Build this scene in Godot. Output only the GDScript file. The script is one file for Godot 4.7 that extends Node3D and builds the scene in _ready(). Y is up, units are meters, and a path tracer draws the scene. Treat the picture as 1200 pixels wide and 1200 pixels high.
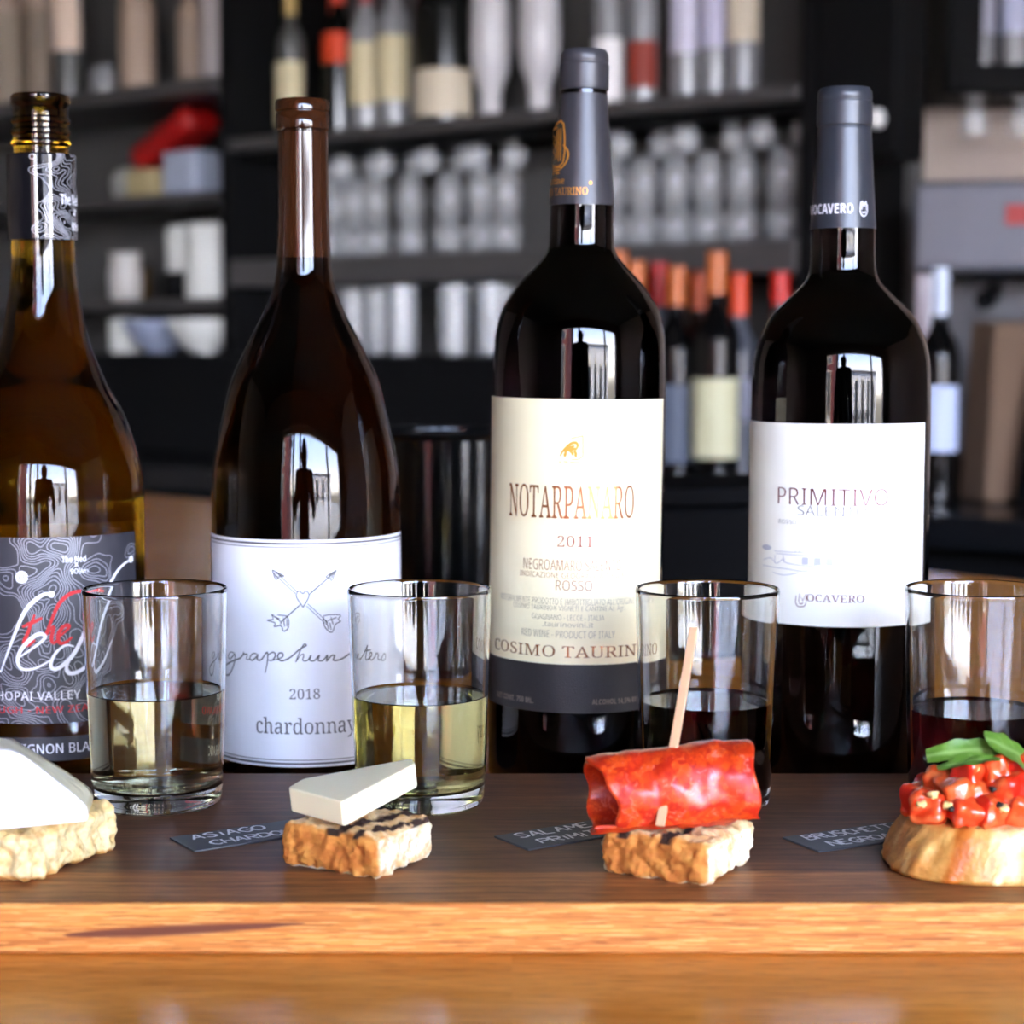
extends Node3D
# A wine-tasting flight on a bar: four bottles, four tumblers, four bites on a long board, a blurred back bar.
# Units are metres, the bar top is at y = 1.05, the camera looks along -z from the window side.

const BAR := 1.05          # height of the bar top
const BOARD := 1.068       # height of the board's top
const BOTTLE_Z := -0.905   # line on which the four bottles stand
const TURN := 40.0         # the back bar stands at this angle to the bar (degrees)

var used := {}
var serif: Font
var sans: Font
var sans_thin: Font
var sans_bold: Font
var M := {}

# ---------------------------------------------------------------- mesh builder
class MB:
	var v := PackedVector3Array()
	var n := PackedVector3Array()
	var t := PackedVector2Array()
	var c := PackedColorArray()
	var ix := PackedInt32Array()
	func add(p: Vector3, nn := Vector3.UP, uv := Vector2.ZERO, col := Color.WHITE) -> int:
		v.append(p); n.append(nn); t.append(uv); c.append(col)
		return v.size() - 1
	func tri(a: int, b: int, d: int) -> void:      # counter-clockwise seen from outside
		ix.append(a); ix.append(d); ix.append(b)
	func quad(a: int, b: int, d: int, e: int) -> void:
		tri(a, b, d); tri(a, d, e)
	func flat_quad(a: Vector3, b: Vector3, d: Vector3, e: Vector3, uva := Vector2(0, 1), uvb := Vector2(1, 1), uvd := Vector2(1, 0), uve := Vector2(0, 0)) -> void:
		var nn := (b - a).cross(d - a).normalized()
		quad(add(a, nn, uva), add(b, nn, uvb), add(d, nn, uvd), add(e, nn, uve))
	func flat_tri(a: Vector3, b: Vector3, d: Vector3, col := Color.WHITE) -> void:
		var nn := (b - a).cross(d - a).normalized()
		tri(add(a, nn, Vector2(a.x, a.z), col), add(b, nn, Vector2(b.x, b.z), col), add(d, nn, Vector2(d.x, d.z), col))
	func weld() -> void:                           # smooth normals shared by all vertices at one place
		var sums := {}
		for k in range(0, ix.size(), 3):
			var a := v[ix[k]]
			var b := v[ix[k + 2]]
			var d := v[ix[k + 1]]
			var f := (b - a).cross(d - a)
			for j in 3:
				var key := Vector3i((v[ix[k + j]] * 2e5).round())
				sums[key] = sums.get(key, Vector3.ZERO) + f
		for k in v.size():
			var s: Vector3 = sums.get(Vector3i((v[k] * 2e5).round()), Vector3.UP)
			n[k] = s.normalized()
	func mesh() -> ArrayMesh:
		var a := []
		a.resize(Mesh.ARRAY_MAX)
		a[Mesh.ARRAY_VERTEX] = v
		a[Mesh.ARRAY_NORMAL] = n
		a[Mesh.ARRAY_TEX_UV] = t
		a[Mesh.ARRAY_COLOR] = c
		a[Mesh.ARRAY_INDEX] = ix
		var m := ArrayMesh.new()
		m.add_surface_from_arrays(Mesh.PRIMITIVE_TRIANGLES, a)
		return m

# ---------------------------------------------------------------- nodes
func numbered(called: String) -> String:
	if not used.has(called):
		used[called] = 0
		return called
	used[called] += 1
	return "%s_%03d" % [called, used[called]]

func tag(o: Node3D, label: String, category: String, group := "") -> Node3D:
	o.set_meta("label", label)
	o.set_meta("category", category)
	if group != "":
		o.set_meta("group", group)
	return o

func thing(called: String, label: String, category: String, at := Vector3.ZERO, turn := 0.0, group := "") -> Node3D:
	var o := Node3D.new()
	o.name = numbered(called)
	add_child(o)
	o.position = at
	o.rotation.y = turn
	return tag(o, label, category, group)

func part(called: String, m: Mesh, mat: Material, parent: Node3D) -> MeshInstance3D:
	var o := MeshInstance3D.new()
	o.name = called
	o.mesh = m
	o.material_override = null
	for k in m.get_surface_count():
		o.set_surface_override_material(k, mat)
	parent.add_child(o, true)
	return o

func solo(called: String, m: Mesh, mat: Material, at: Vector3, label: String, category: String, turn := 0.0, group := "") -> MeshInstance3D:
	var o := part(numbered(called), m, mat, self)
	o.position = at
	o.rotation.y = turn
	tag(o, label, category, group)
	return o

func struct(called: String, m: Mesh, mat: Material) -> MeshInstance3D:
	var o := part(called, m, mat, self)
	o.set_meta("kind", "structure")
	return o

func struct_node(called: String) -> Node3D:
	var o := Node3D.new()
	o.name = called
	o.set_meta("kind", "structure")
	add_child(o)
	return o

# ---------------------------------------------------------------- shapes
func lathe_into(mb: MB, pr: PackedVector2Array, segs := 64, a0 := 0.0, a1 := TAU, at := Vector3.ZERO, crease := 0.75) -> void:
	# pr: (radius, height); up along the outside, then in
	var cnt := pr.size()
	var length := 0.0
	var along := [0.0]
	for k in range(1, cnt):
		length += pr[k].distance_to(pr[k - 1])
		along.append(length)
	var sn := []
	for k in cnt - 1:
		var d := (pr[k + 1] - pr[k]).normalized()
		sn.append(Vector2(d.y, -d.x))
	for k in cnt - 1:
		var n0: Vector2 = sn[k]
		var n1: Vector2 = sn[k]
		var own := pr[k].distance_to(pr[k + 1])
		# a short chamfer beside a long straight side keeps a crisp edge
		if k > 0 and sn[k].dot(sn[k - 1]) > (crease if own < 8.0 * pr[k].distance_to(pr[k - 1]) else 0.985):
			n0 = (sn[k] + sn[k - 1]).normalized()
		if k < cnt - 2 and sn[k].dot(sn[k + 1]) > (crease if own < 8.0 * pr[k + 1].distance_to(pr[k + 2]) else 0.985):
			n1 = (sn[k] + sn[k + 1]).normalized()
		var base := mb.v.size()
		for j in segs + 1:
			var a := a0 + (a1 - a0) * j / segs
			var s := sin(a)
			var co := cos(a)
			mb.add(at + Vector3(pr[k].x * s, pr[k].y, pr[k].x * co), Vector3(n0.x * s, n0.y, n0.x * co), Vector2(float(j) / segs, 1.0 - along[k] / length))
			mb.add(at + Vector3(pr[k + 1].x * s, pr[k + 1].y, pr[k + 1].x * co), Vector3(n1.x * s, n1.y, n1.x * co), Vector2(float(j) / segs, 1.0 - along[k + 1] / length))
		for j in segs:
			var i := base + j * 2
			if pr[k].x < 1e-7:
				mb.tri(i, i + 3, i + 1)
			elif pr[k + 1].x < 1e-7:
				mb.tri(i, i + 2, i + 1)
			else:
				mb.quad(i, i + 2, i + 3, i + 1)

func lathe(pr: PackedVector2Array, segs := 64, a0 := 0.0, a1 := TAU) -> ArrayMesh:
	var mb := MB.new()
	lathe_into(mb, pr, segs, a0, a1)
	return mb.mesh()

func pf(flat: Array, scale := 0.001) -> PackedVector2Array:
	var o := PackedVector2Array()
	for k in range(0, flat.size(), 2):
		o.append(Vector2(flat[k], flat[k + 1]) * scale)
	return o

func smooth(p: PackedVector2Array, sub := 5) -> PackedVector2Array:    # Catmull-Rom through all points
	var o := PackedVector2Array()
	for k in p.size() - 1:
		var a := p[maxi(k - 1, 0)]
		var d := p[mini(k + 2, p.size() - 1)]
		for j in sub:
			o.append(p[k].cubic_interpolate(p[k + 1], a, d, float(j) / sub))
	o.append(p[p.size() - 1])
	return o

func box_into(mb: MB, at: Vector3, size: Vector3, r := 0.002, basis := Basis.IDENTITY, col := Color.WHITE) -> void:
	# a box with chamfered, softly shaded edges
	var h := size / 2.0
	r = minf(r, minf(h.x, minf(h.y, h.z)) * 0.95)
	for face in 6:
		var ax := face / 2
		var sg := 1.0 if face % 2 == 0 else -1.0
		var ua := (ax + 1) % 3
		var va := (ax + 2) % 3
		var ids := []
		for j in 4:
			for i in 4:
				var p := Vector3.ZERO
				p[ax] = sg * h[ax]
				p[ua] = [-h[ua], -h[ua] + r, h[ua] - r, h[ua]][i]
				p[va] = [-h[va], -h[va] + r, h[va] - r, h[va]][j]
				var inner := p.clamp(-h + Vector3(r, r, r), h - Vector3(r, r, r))
				var nn := (p - inner).normalized()
				var q := inner + nn * r
				ids.append(mb.add(at + basis * q, basis * nn, Vector2(q[ua], q[va]), col))
		for j in 3:
			for i in 3:
				var a: int = ids[j * 4 + i]
				var b: int = ids[j * 4 + i + 1]
				var d: int = ids[j * 4 + i + 5]
				var e: int = ids[j * 4 + i + 4]
				if sg > 0:
					mb.quad(a, b, d, e)
				else:
					mb.quad(a, e, d, b)

func box(size: Vector3, r := 0.002, at := Vector3.ZERO) -> ArrayMesh:
	var mb := MB.new()
	box_into(mb, at, size, r)
	return mb.mesh()

func prism_into(mb: MB, outline: PackedVector2Array, y0: float, y1: float, bevel := 0.0) -> void:
	# outline in (x, z); any winding; walls and caps, top edge softly chamfered
	if Geometry2D.is_polygon_clockwise(outline):
		outline = outline.duplicate()
		outline.reverse()
	# in (x, z) with z towards the viewer a mathematically ccw outline runs clockwise seen from above
	var cnt := outline.size()
	var top := outline
	if bevel > 0.0:
		var inset := Geometry2D.offset_polygon(outline, -bevel)
		if inset.size() == 1 and inset[0].size() == cnt:
			top = inset[0]
			var best := 0
			for k in cnt:
				if top[k].distance_to(outline[0]) < top[best].distance_to(outline[0]):
					best = k
			var turned := PackedVector2Array()
			for k in cnt:
				turned.append(top[(k + best) % cnt])
			top = turned
		else:
			bevel = 0.0
	for k in cnt:
		var a := outline[k]
		var b := outline[(k + 1) % cnt]
		mb.flat_quad(Vector3(b.x, y0, b.y), Vector3(a.x, y0, a.y), Vector3(a.x, y1 - bevel, a.y), Vector3(b.x, y1 - bevel, b.y))
		if bevel > 0.0:
			var c := top[k]
			var d := top[(k + 1) % cnt]
			mb.flat_quad(Vector3(b.x, y1 - bevel, b.y), Vector3(a.x, y1 - bevel, a.y), Vector3(c.x, y1, c.y), Vector3(d.x, y1, d.y))
	var ids := Geometry2D.triangulate_polygon(top)
	for k in range(0, ids.size(), 3):
		var a := top[ids[k]]
		var b := top[ids[k + 1]]
		var d := top[ids[k + 2]]
		if (b - a).cross(d - a) > 0:
			var s := b
			b = d
			d = s
		mb.flat_tri(Vector3(a.x, y1, a.y), Vector3(b.x, y1, b.y), Vector3(d.x, y1, d.y))
	var low := Geometry2D.triangulate_polygon(outline)
	for k in range(0, low.size(), 3):
		var a := outline[low[k]]
		var b := outline[low[k + 1]]
		var d := outline[low[k + 2]]
		if (b - a).cross(d - a) < 0:
			var s := b
			b = d
			d = s
		mb.flat_tri(Vector3(a.x, y0, a.y), Vector3(b.x, y0, b.y), Vector3(d.x, y0, d.y))

func tube_into(mb: MB, pts: Array, radius: float, segs := 10) -> void:
	var frames := []
	for k in pts.size():
		var d: Vector3 = (pts[mini(k + 1, pts.size() - 1)] - pts[maxi(k - 1, 0)]).normalized()
		var side := d.cross(Vector3.UP if absf(d.y) < 0.9 else Vector3.RIGHT).normalized()
		frames.append([d, side, side.cross(d)])
	var rings := []
	for k in pts.size():
		var ring := []
		for j in segs:
			var a := TAU * j / segs
			var nn: Vector3 = frames[k][1] * cos(a) + frames[k][2] * sin(a)
			ring.append(mb.add(pts[k] + nn * radius, nn))
		rings.append(ring)
	for k in pts.size() - 1:
		for j in segs:
			mb.quad(rings[k][(j + 1) % segs], rings[k][j], rings[k + 1][j], rings[k + 1][(j + 1) % segs])
	var c0 := mb.add(pts[0], -frames[0][0])
	var c1 := mb.add(pts[-1], frames[-1][0])
	for j in segs:
		mb.tri(c0, rings[0][j], rings[0][(j + 1) % segs])
		mb.tri(c1, rings[-1][(j + 1) % segs], rings[-1][j])

func lump(size: Vector3, r: float, cells: int, noise: FastNoiseLite, amp: float, tint: Callable) -> ArrayMesh:
	# a rounded block roughened by noise; tint(place, normal) gives the colour of the stuff
	var mb := MB.new()
	var h := size / 2.0
	r = minf(r, minf(h.x, minf(h.y, h.z)) * 0.98)
	for face in 6:
		var ax := face / 2
		var sg := 1.0 if face % 2 == 0 else -1.0
		var ua := (ax + 1) % 3
		var va := (ax + 2) % 3
		var nu := maxi(4, int(cells * size[ua] / maxf(size.x, size.z)))
		var nv := maxi(4, int(cells * size[va] / maxf(size.x, size.z)))
		var ids := []
		for j in nv + 1:
			for i in nu + 1:
				var p := Vector3.ZERO
				p[ax] = sg * h[ax]
				p[ua] = lerpf(-h[ua], h[ua], float(i) / nu)
				p[va] = lerpf(-h[va], h[va], float(j) / nv)
				var inner := p.clamp(-h + Vector3(r, r, r), h - Vector3(r, r, r))
				var nn := (p - inner).normalized()
				var q := inner + nn * r
				q += nn * amp * noise.get_noise_3dv(q * 1000.0)
				ids.append(mb.add(q, nn, Vector2(q[ua], q[va]), tint.call(q, nn)))
		for j in nv:
			for i in nu:
				var a: int = ids[j * (nu + 1) + i]
				var b: int = ids[j * (nu + 1) + i + 1]
				var d: int = ids[(j + 1) * (nu + 1) + i + 1]
				var e: int = ids[(j + 1) * (nu + 1) + i]
				if sg > 0:
					mb.quad(a, b, d, e)
				else:
					mb.quad(a, e, d, b)
	mb.weld()
	return mb.mesh()

# ---------------------------------------------------------------- print on curved labels
func bend(s: float, h: float, radius: float) -> Vector3:     # s: arc length, h: height
	var a := s / radius
	return Vector3(radius * sin(a), h, radius * cos(a))

func bent_normal(s: float, radius: float) -> Vector3:
	return Vector3(sin(s / radius), 0, cos(s / radius))

func text_into(mb: MB, words: String, font: Font, x0: float, x1: float, y0: float, y1: float, radius: float, off := 0.0006) -> void:
	# words fitted into the frame x0..x1, y0..y1 (metres); radius 0: on the flat (x, y) plane
	var tm := TextMesh.new()
	tm.text = words
	tm.font = font
	tm.font_size = 64
	tm.pixel_size = 0.01
	tm.depth = 0.0
	tm.curve_step = 1.5
	var a := tm.get_mesh_arrays()
	var vs: PackedVector3Array = a[Mesh.ARRAY_VERTEX]
	if vs.is_empty():
		return
	var lo := vs[0]
	var hi := vs[0]
	for p in vs:
		lo = lo.min(p)
		hi = hi.max(p)
	var first := mb.v.size()
	for p in vs:
		var x := lerpf(x0, x1, (p.x - lo.x) / (hi.x - lo.x))
		var y := lerpf(y0, y1, (p.y - lo.y) / (hi.y - lo.y))
		if radius > 0.0:
			var q := bend(x, y, radius)
			mb.add(q + bent_normal(x, radius) * off, bent_normal(x, radius))
		else:
			mb.add(Vector3(x, y, off), Vector3.BACK)
	var src: PackedInt32Array = a[Mesh.ARRAY_INDEX]
	for k in src:
		mb.ix.append(first + k)

func stroke_into(mb: MB, flat: Array, w0: float, w1: float, radius: float, off := 0.0006, sub := 5, scale := 0.001) -> void:
	# a pen stroke through the points (arc length, height): w0 wide at its ends, w1 in its middle
	var p := smooth(pf(flat, scale), sub) if sub > 1 else pf(flat, scale)
	var last := p.size() - 1
	var prev := []
	for k in p.size():
		var d := (p[mini(k + 1, last)] - p[maxi(k - 1, 0)]).normalized()
		var nn := Vector2(-d.y, d.x)
		var w := lerpf(w0, w1, sin(PI * k / maxf(last, 1.0))) * 0.5
		var pair := []
		for q in [p[k] - nn * w, p[k] + nn * w]:
			if radius > 0.0:
				pair.append(mb.add(bend(q.x, q.y, radius) + bent_normal(q.x, radius) * off, bent_normal(q.x, radius)))
			else:
				pair.append(mb.add(Vector3(q.x, q.y, off), Vector3.BACK))
		if k > 0:
			mb.quad(prev[0], pair[0], pair[1], prev[1])
		prev = pair

func label_patch(radius: float, a0: float, a1: float, h0: float, h1: float, thick := 0.0003) -> ArrayMesh:
	# a sheet of paper round part of a bottle, angles in degrees, heights in millimetres
	var mb := MB.new()
	var r := radius + thick
	var pr := PackedVector2Array([Vector2(radius - 0.0002, h0 * 0.001), Vector2(r, h0 * 0.001), Vector2(r, h1 * 0.001), Vector2(radius - 0.0002, h1 * 0.001)])
	var segs := 48
	for k in 3:
		for j in segs:
			var s := deg_to_rad(lerpf(a0, a1, float(j) / segs))
			var e := deg_to_rad(lerpf(a0, a1, float(j + 1) / segs))
			var u0 := float(j) / segs
			var u1 := float(j + 1) / segs
			var ids := []
			for c in [[s, pr[k], u0, 1.0], [e, pr[k], u1, 1.0], [e, pr[k + 1], u1, 0.0], [s, pr[k + 1], u0, 0.0]]:
				var nn := Vector3(sin(c[0]), 0, cos(c[0])) if k == 1 else (Vector3.DOWN if k == 0 else Vector3.UP)
				ids.append(mb.add(Vector3(c[1].x * sin(c[0]), c[1].y, c[1].x * cos(c[0])), nn, Vector2(c[2], c[3])))
			mb.quad(ids[0], ids[1], ids[2], ids[3])
	for e in [a0, a1]:
		var s := deg_to_rad(e)
		var dir := Vector3(sin(s), 0, cos(s))
		var q := [dir * (radius - 0.0002) + Vector3.UP * h0 * 0.001, dir * r + Vector3.UP * h0 * 0.001, dir * r + Vector3.UP * h1 * 0.001, dir * (radius - 0.0002) + Vector3.UP * h1 * 0.001]
		if e == a0:
			mb.flat_quad(q[0], q[1], q[2], q[3])
		else:
			mb.flat_quad(q[1], q[0], q[3], q[2])
	return mb.mesh()

# ---------------------------------------------------------------- materials
func mat(col: Color, rough := 0.6, metal := 0.0, spec := 0.5) -> StandardMaterial3D:
	var m := StandardMaterial3D.new()
	m.albedo_color = col
	m.roughness = rough
	m.metallic = metal
	m.metallic_specular = spec
	return m

func glass(col: Color, scale := 0.05, rough := 0.0) -> StandardMaterial3D:
	var m := mat(Color(col.r, col.g, col.b, 0.0), rough)
	m.transparency = BaseMaterial3D.TRANSPARENCY_ALPHA
	m.refraction_enabled = true
	m.refraction_scale = scale
	return m

func noise(seed_: int, freq: float, octaves := 4, kind := FastNoiseLite.TYPE_SIMPLEX_SMOOTH) -> FastNoiseLite:
	var n := FastNoiseLite.new()
	n.seed = seed_
	n.noise_type = kind
	n.frequency = freq
	n.fractal_octaves = octaves
	return n

func noise_tex(seed_: int, freq: float, stops: Array, size := 256, octaves := 4, kind := FastNoiseLite.TYPE_SIMPLEX_SMOOTH) -> NoiseTexture2D:
	var t := NoiseTexture2D.new()
	t.width = size
	t.height = size
	t.seamless = true
	t.noise = noise(seed_, freq, octaves, kind)
	var g := Gradient.new()
	g.offsets = PackedFloat32Array(stops.map(func(s): return s[0]))
	g.colors = PackedColorArray(stops.map(func(s): return s[1]))
	t.color_ramp = g
	return t

func board_texture() -> ImageTexture:
	# u runs along the plank, v from its back edge over the top (0 .. 0.9) to the front face (0.9 .. 1)
	var w := 2048
	var h := 640
	var im := Image.create(w, h, false, Image.FORMAT_RGB8)
	var grain := noise(3, 1.0, 3)
	var fine := noise(8, 1.0, 2)
	var broad := noise(5, 1.0, 3)
	var split := int(h * 0.9)
	for y in h:
		for x in w:
			var u := x / float(w)
			var c: Color
			if y < split:
				var v := y / float(split)
				var wob := broad.get_noise_2d(u * 3.0, v * 3.0)
				var g := grain.get_noise_2d(u * 5.0, v * 46.0 + wob * 3.0)
				var f := fine.get_noise_2d(u * 46.0, v * 330.0)
				var dark := Color(0.330, 0.205, 0.138)
				var lite := Color(0.485, 0.315, 0.212)
				c = dark.lerp(lite, clampf(0.45 + g * 0.75 + wob * 0.35, 0.0, 1.0))
				# the pale sapwood along the front edge
				var e := v + 0.012 * broad.get_noise_2d(u * 6.0, 9.0)
				var sap := smoothstep(0.795, 0.815, e)
				c = c.lerp(Color(0.54, 0.325, 0.165).lerp(Color(0.72, 0.475, 0.265), clampf(0.5 + g * 1.1, 0.0, 1.0)), sap * 0.95)
				c = c.lerp(Color(0.13, 0.085, 0.06), clampf((absf(f) - 0.28) * 1.3, 0.0, 0.45))
			else:
				var v := (y - split) / float(h - split)
				var wob := broad.get_noise_2d(u * 4.0 + 7.0, v * 0.8)
				var g := grain.get_noise_2d(u * 9.0, v * 6.0 + wob * 2.0)
				var f := fine.get_noise_2d(u * 46.0, v * 26.0 - u * 7.0)
				c = Color(0.70, 0.41, 0.185).lerp(Color(0.84, 0.57, 0.28), clampf(0.5 + g * 0.9, 0.0, 1.0))
				if f > 0.30:
					c = c.lerp(Color(0.93, 0.74, 0.48), clampf((f - 0.30) * 5.0, 0.0, 0.5))
				elif f < -0.34:
					c = c.lerp(Color(0.47, 0.27, 0.13), clampf((-0.34 - f) * 5.0, 0.0, 0.45))
				# a dark purple heartwood streak on the left
				var k := (u - 0.4235) / 0.029
				if absf(k) < 1.0:
					var half := 0.13 * pow(1.0 - k * k, 0.7) * (1.0 - 0.35 * k) + 0.03 * g
					var s := 1.0 - smoothstep(half * 0.35, maxf(half, 0.001), absf(v - (0.52 - k * 0.11)))
					c = c.lerp(Color(0.36, 0.19, 0.15), clampf(s, 0.0, 1.0) * 0.85)
			im.set_pixel(x, y, c)
	return ImageTexture.create_from_image(im)

func bar_texture() -> ImageTexture:
	var w := 1024
	var h := 512
	var im := Image.create(w, h, false, Image.FORMAT_RGB8)
	var a := noise(21, 1.0, 4)
	for y in h:
		for x in w:
			var g := a.get_noise_2d(x * 0.006, y * 0.045)
			var f := a.get_noise_2d(x * 0.03 + 90.0, y * 0.35)
			var c := Color(0.80, 0.50, 0.17).lerp(Color(0.90, 0.60, 0.25), clampf(0.5 + g * 0.8, 0.0, 1.0))
			im.set_pixel(x, y, c.lerp(Color(0.44, 0.25, 0.10), clampf(f * 0.5, 0.0, 0.35)))
	return ImageTexture.create_from_image(im)

func contour_texture(w: int, h: int, scale: float, peak: Vector2, seed_: int, base: Color, ink: Color) -> ImageTexture:
	# the contour lines of a hill, printed on the dark paper
	var im := Image.create(w, h, false, Image.FORMAT_RGB8)
	var a := noise(seed_, 1.0, 2)
	var val := PackedFloat32Array()
	val.resize(w * h)
	for y in h:
		for x in w:
			var q := Vector2(x, y) / float(h)
			var ridge := absf((q.x - peak.x) + (q.y - 0.5) * 0.18 + 0.12 * a.get_noise_2d(q.y * 2.2, 5.0))
			val[y * w + x] = a.get_noise_2d(q.x * scale, q.y * scale) * 0.75 + 0.62 - ridge * 1.9
	for y in h:
		for x in w:
			var k := y * w + x
			var e := val[k]
			var gx := val[y * w + mini(x + 1, w - 1)] - e
			var gy := val[mini(y + 1, h - 1) * w + x] - e
			var slope := maxf(sqrt(gx * gx + gy * gy), 1e-5)
			var step := 0.105
			var d := absf(e / step - roundf(e / step)) * step / slope
			var s := clampf(1.9 - d, 0.0, 1.0) if e > 0.02 else 0.0
			im.set_pixel(x, y, base.lerp(ink, s * 0.85))
	return ImageTexture.create_from_image(im)

func salami_texture() -> ImageTexture:
	var w := 512
	var h := 512
	var im := Image.create(w, h, false, Image.FORMAT_RGB8)
	var a := noise(31, 1.0, 4)
	var b := noise(32, 1.0, 3)
	for y in h:
		for x in w:
			var wx := x * 0.012 + 0.5 * b.get_noise_2d(x * 0.02, y * 0.02)
			var wy := y * 0.012 + 0.5 * b.get_noise_2d(x * 0.02 + 40.0, y * 0.02)
			var g := a.get_noise_2d(wx * 1.2, wy * 1.2)
			var f := absf(a.get_noise_2d(wx * 2.0 + 50.0, wy * 1.1))
			var c := Color(0.72, 0.14, 0.07).lerp(Color(0.86, 0.30, 0.09), clampf(0.5 + g * 1.3, 0.0, 1.0))
			var pale := smoothstep(0.34, 0.52, a.get_noise_2d(wx * 1.7 + 200.0, wy * 1.4))
			c = c.lerp(Color(0.88, 0.45, 0.40), pale * 0.8)
			c = c.lerp(Color(0.93, 0.60, 0.45), smoothstep(0.06, 0.0, f) * smoothstep(0.05, 0.3, g) * 0.7)
			im.set_pixel(x, y, c)
	return ImageTexture.create_from_image(im)

func make_materials() -> void:
	serif = SystemFont.new()
	serif.font_names = PackedStringArray(["Droid Serif"])
	sans = SystemFont.new()
	sans.font_names = PackedStringArray(["Droid Sans"])
	var sb := SystemFont.new()
	sb.font_names = PackedStringArray(["Droid Sans"])
	sb.font_weight = 700
	sans_bold = sb
	var thin := FontVariation.new()
	thin.base_font = sans
	thin.variation_embolden = -0.45
	sans_thin = thin

	M.amber = glass(Color(0.50, 0.37, 0.07), 0.045)
	M.brown_glass = glass(Color(0.25, 0.16, 0.09), 0.045)
	M.black_glass = glass(Color(0.055, 0.03, 0.035), 0.045)
	M.clear = glass(Color(0.985, 0.99, 0.985), 0.05)
	M.white_wine = glass(Color(0.94, 0.90, 0.62), 0.034)
	M.pale_wine = glass(Color(0.95, 0.925, 0.78), 0.034)
	M.red_wine = glass(Color(0.14, 0.012, 0.022), 0.034)
	M.paper_white = mat(Color(0.91, 0.91, 0.93), 0.55)
	M.paper_cream = mat(Color(0.93, 0.88, 0.72), 0.42)
	M.paper_ivory = mat(Color(0.93, 0.92, 0.88), 0.45)
	M.paper_dark = mat(Color(0.15, 0.13, 0.13), 0.5)
	M.paper_dark.heightmap_enabled = true
	M.paper_dark.heightmap_scale = 0.02
	M.paper_dark.uv1_triplanar = true
	M.paper_dark.uv1_scale = Vector3(60, 60, 60)
	M.paper_dark.heightmap_texture = noise_tex(4, 0.2, [[0.0, Color.BLACK], [1.0, Color.WHITE]], 128, 2)
	M.copper = mat(Color(0.74, 0.47, 0.28), 0.26, 0.65)
	M.gold = mat(Color(0.86, 0.58, 0.22), 0.4, 0.45)
	M.ink_grey = mat(Color(0.37, 0.36, 0.37), 0.35, 0.35)
	M.ink_dark = mat(Color(0.22, 0.20, 0.20), 0.6)
	M.ink_wine = mat(Color(0.42, 0.16, 0.17), 0.35, 0.3)
	M.ink_rose = mat(Color(0.55, 0.27, 0.22), 0.35, 0.3)
	M.ink_mist = mat(Color(0.72, 0.72, 0.76), 0.5)
	M.ink_white = mat(Color(0.93, 0.93, 0.95), 0.5)
	M.ink_red = mat(Color(0.83, 0.10, 0.12), 0.5)
	M.ink_sand = mat(Color(0.52, 0.46, 0.40), 0.5)
	M.capsule_grey = mat(Color(0.21, 0.205, 0.22), 0.36, 0.1)
	M.capsule_slate = mat(Color(0.19, 0.20, 0.225), 0.33, 0.1)
	M.capsule_brown = mat(Color(0.19, 0.095, 0.04), 0.06, 0.0)
	M.wood_pick = mat(Color(0.85, 0.66, 0.50), 0.55)
	M.slate = mat(Color(0.25, 0.26, 0.28), 0.5)
	M.chalk = mat(Color(0.95, 0.95, 0.96), 0.9)

	M.board = mat(Color.WHITE, 0.5, 0.0, 0.35)
	M.board.albedo_texture = board_texture()
	M.board.heightmap_enabled = true
	M.board.heightmap_texture = M.board.albedo_texture
	M.board.heightmap_scale = 0.01
	M.bar = mat(Color.WHITE, 0.2, 0.0, 0.3)
	M.bar.albedo_texture = bar_texture()
	M.bar.uv1_triplanar = true
	M.bar.uv1_world_triplanar = true
	M.bar.uv1_scale = Vector3(1.3, 1.3, 2.6)

	var crumb := noise_tex(40, 0.035, [[0.0, Color(0.80, 0.72, 0.60)], [0.42, Color(0.95, 0.92, 0.86)], [1.0, Color(1.0, 1.0, 1.0)]], 256, 4)
	M.bread = mat(Color.WHITE, 0.85)
	M.bread.vertex_color_use_as_albedo = true
	M.bread.albedo_texture = crumb
	M.bread.uv1_triplanar = true
	M.bread.uv1_scale = Vector3(28, 28, 28)
	M.bread.heightmap_enabled = true
	M.bread.heightmap_texture = noise_tex(41, 0.06, [[0.0, Color.BLACK], [1.0, Color.WHITE]], 256, 4)
	M.bread.heightmap_scale = 0.035
	M.bread.subsurf_scatter_enabled = true
	M.bread.subsurf_scatter_strength = 0.05
	M.brie_rind = mat(Color(0.93, 0.92, 0.90), 0.8)
	M.brie_rind.heightmap_enabled = true
	M.brie_rind.heightmap_texture = M.bread.heightmap_texture
	M.brie_rind.heightmap_scale = 0.04
	M.brie_rind.uv1_triplanar = true
	M.brie_rind.uv1_scale = Vector3(20, 20, 20)
	M.brie_paste = mat(Color(0.90, 0.87, 0.74), 0.35)
	M.brie_paste.heightmap_enabled = true
	M.brie_paste.heightmap_texture = noise_tex(42, 0.02, [[0.0, Color.BLACK], [1.0, Color.WHITE]], 256, 2)
	M.brie_paste.heightmap_scale = 0.1
	M.brie_paste.uv1_triplanar = true
	M.brie_paste.uv1_scale = Vector3(20, 20, 20)
	M.cheese = mat(Color(0.95, 0.90, 0.75), 0.42)
	M.cheese.heightmap_enabled = true
	M.cheese.heightmap_texture = M.brie_paste.heightmap_texture
	M.cheese.heightmap_scale = 0.02
	M.cheese.uv1_triplanar = true
	M.cheese.uv1_scale = Vector3(12, 12, 12)
	M.cheese.subsurf_scatter_enabled = true
	M.cheese.subsurf_scatter_strength = 0.08
	M.salami = mat(Color.WHITE, 0.3)
	M.salami.albedo_texture = salami_texture()
	M.salami.heightmap_enabled = true
	M.salami.heightmap_texture = M.brie_paste.heightmap_texture
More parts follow.
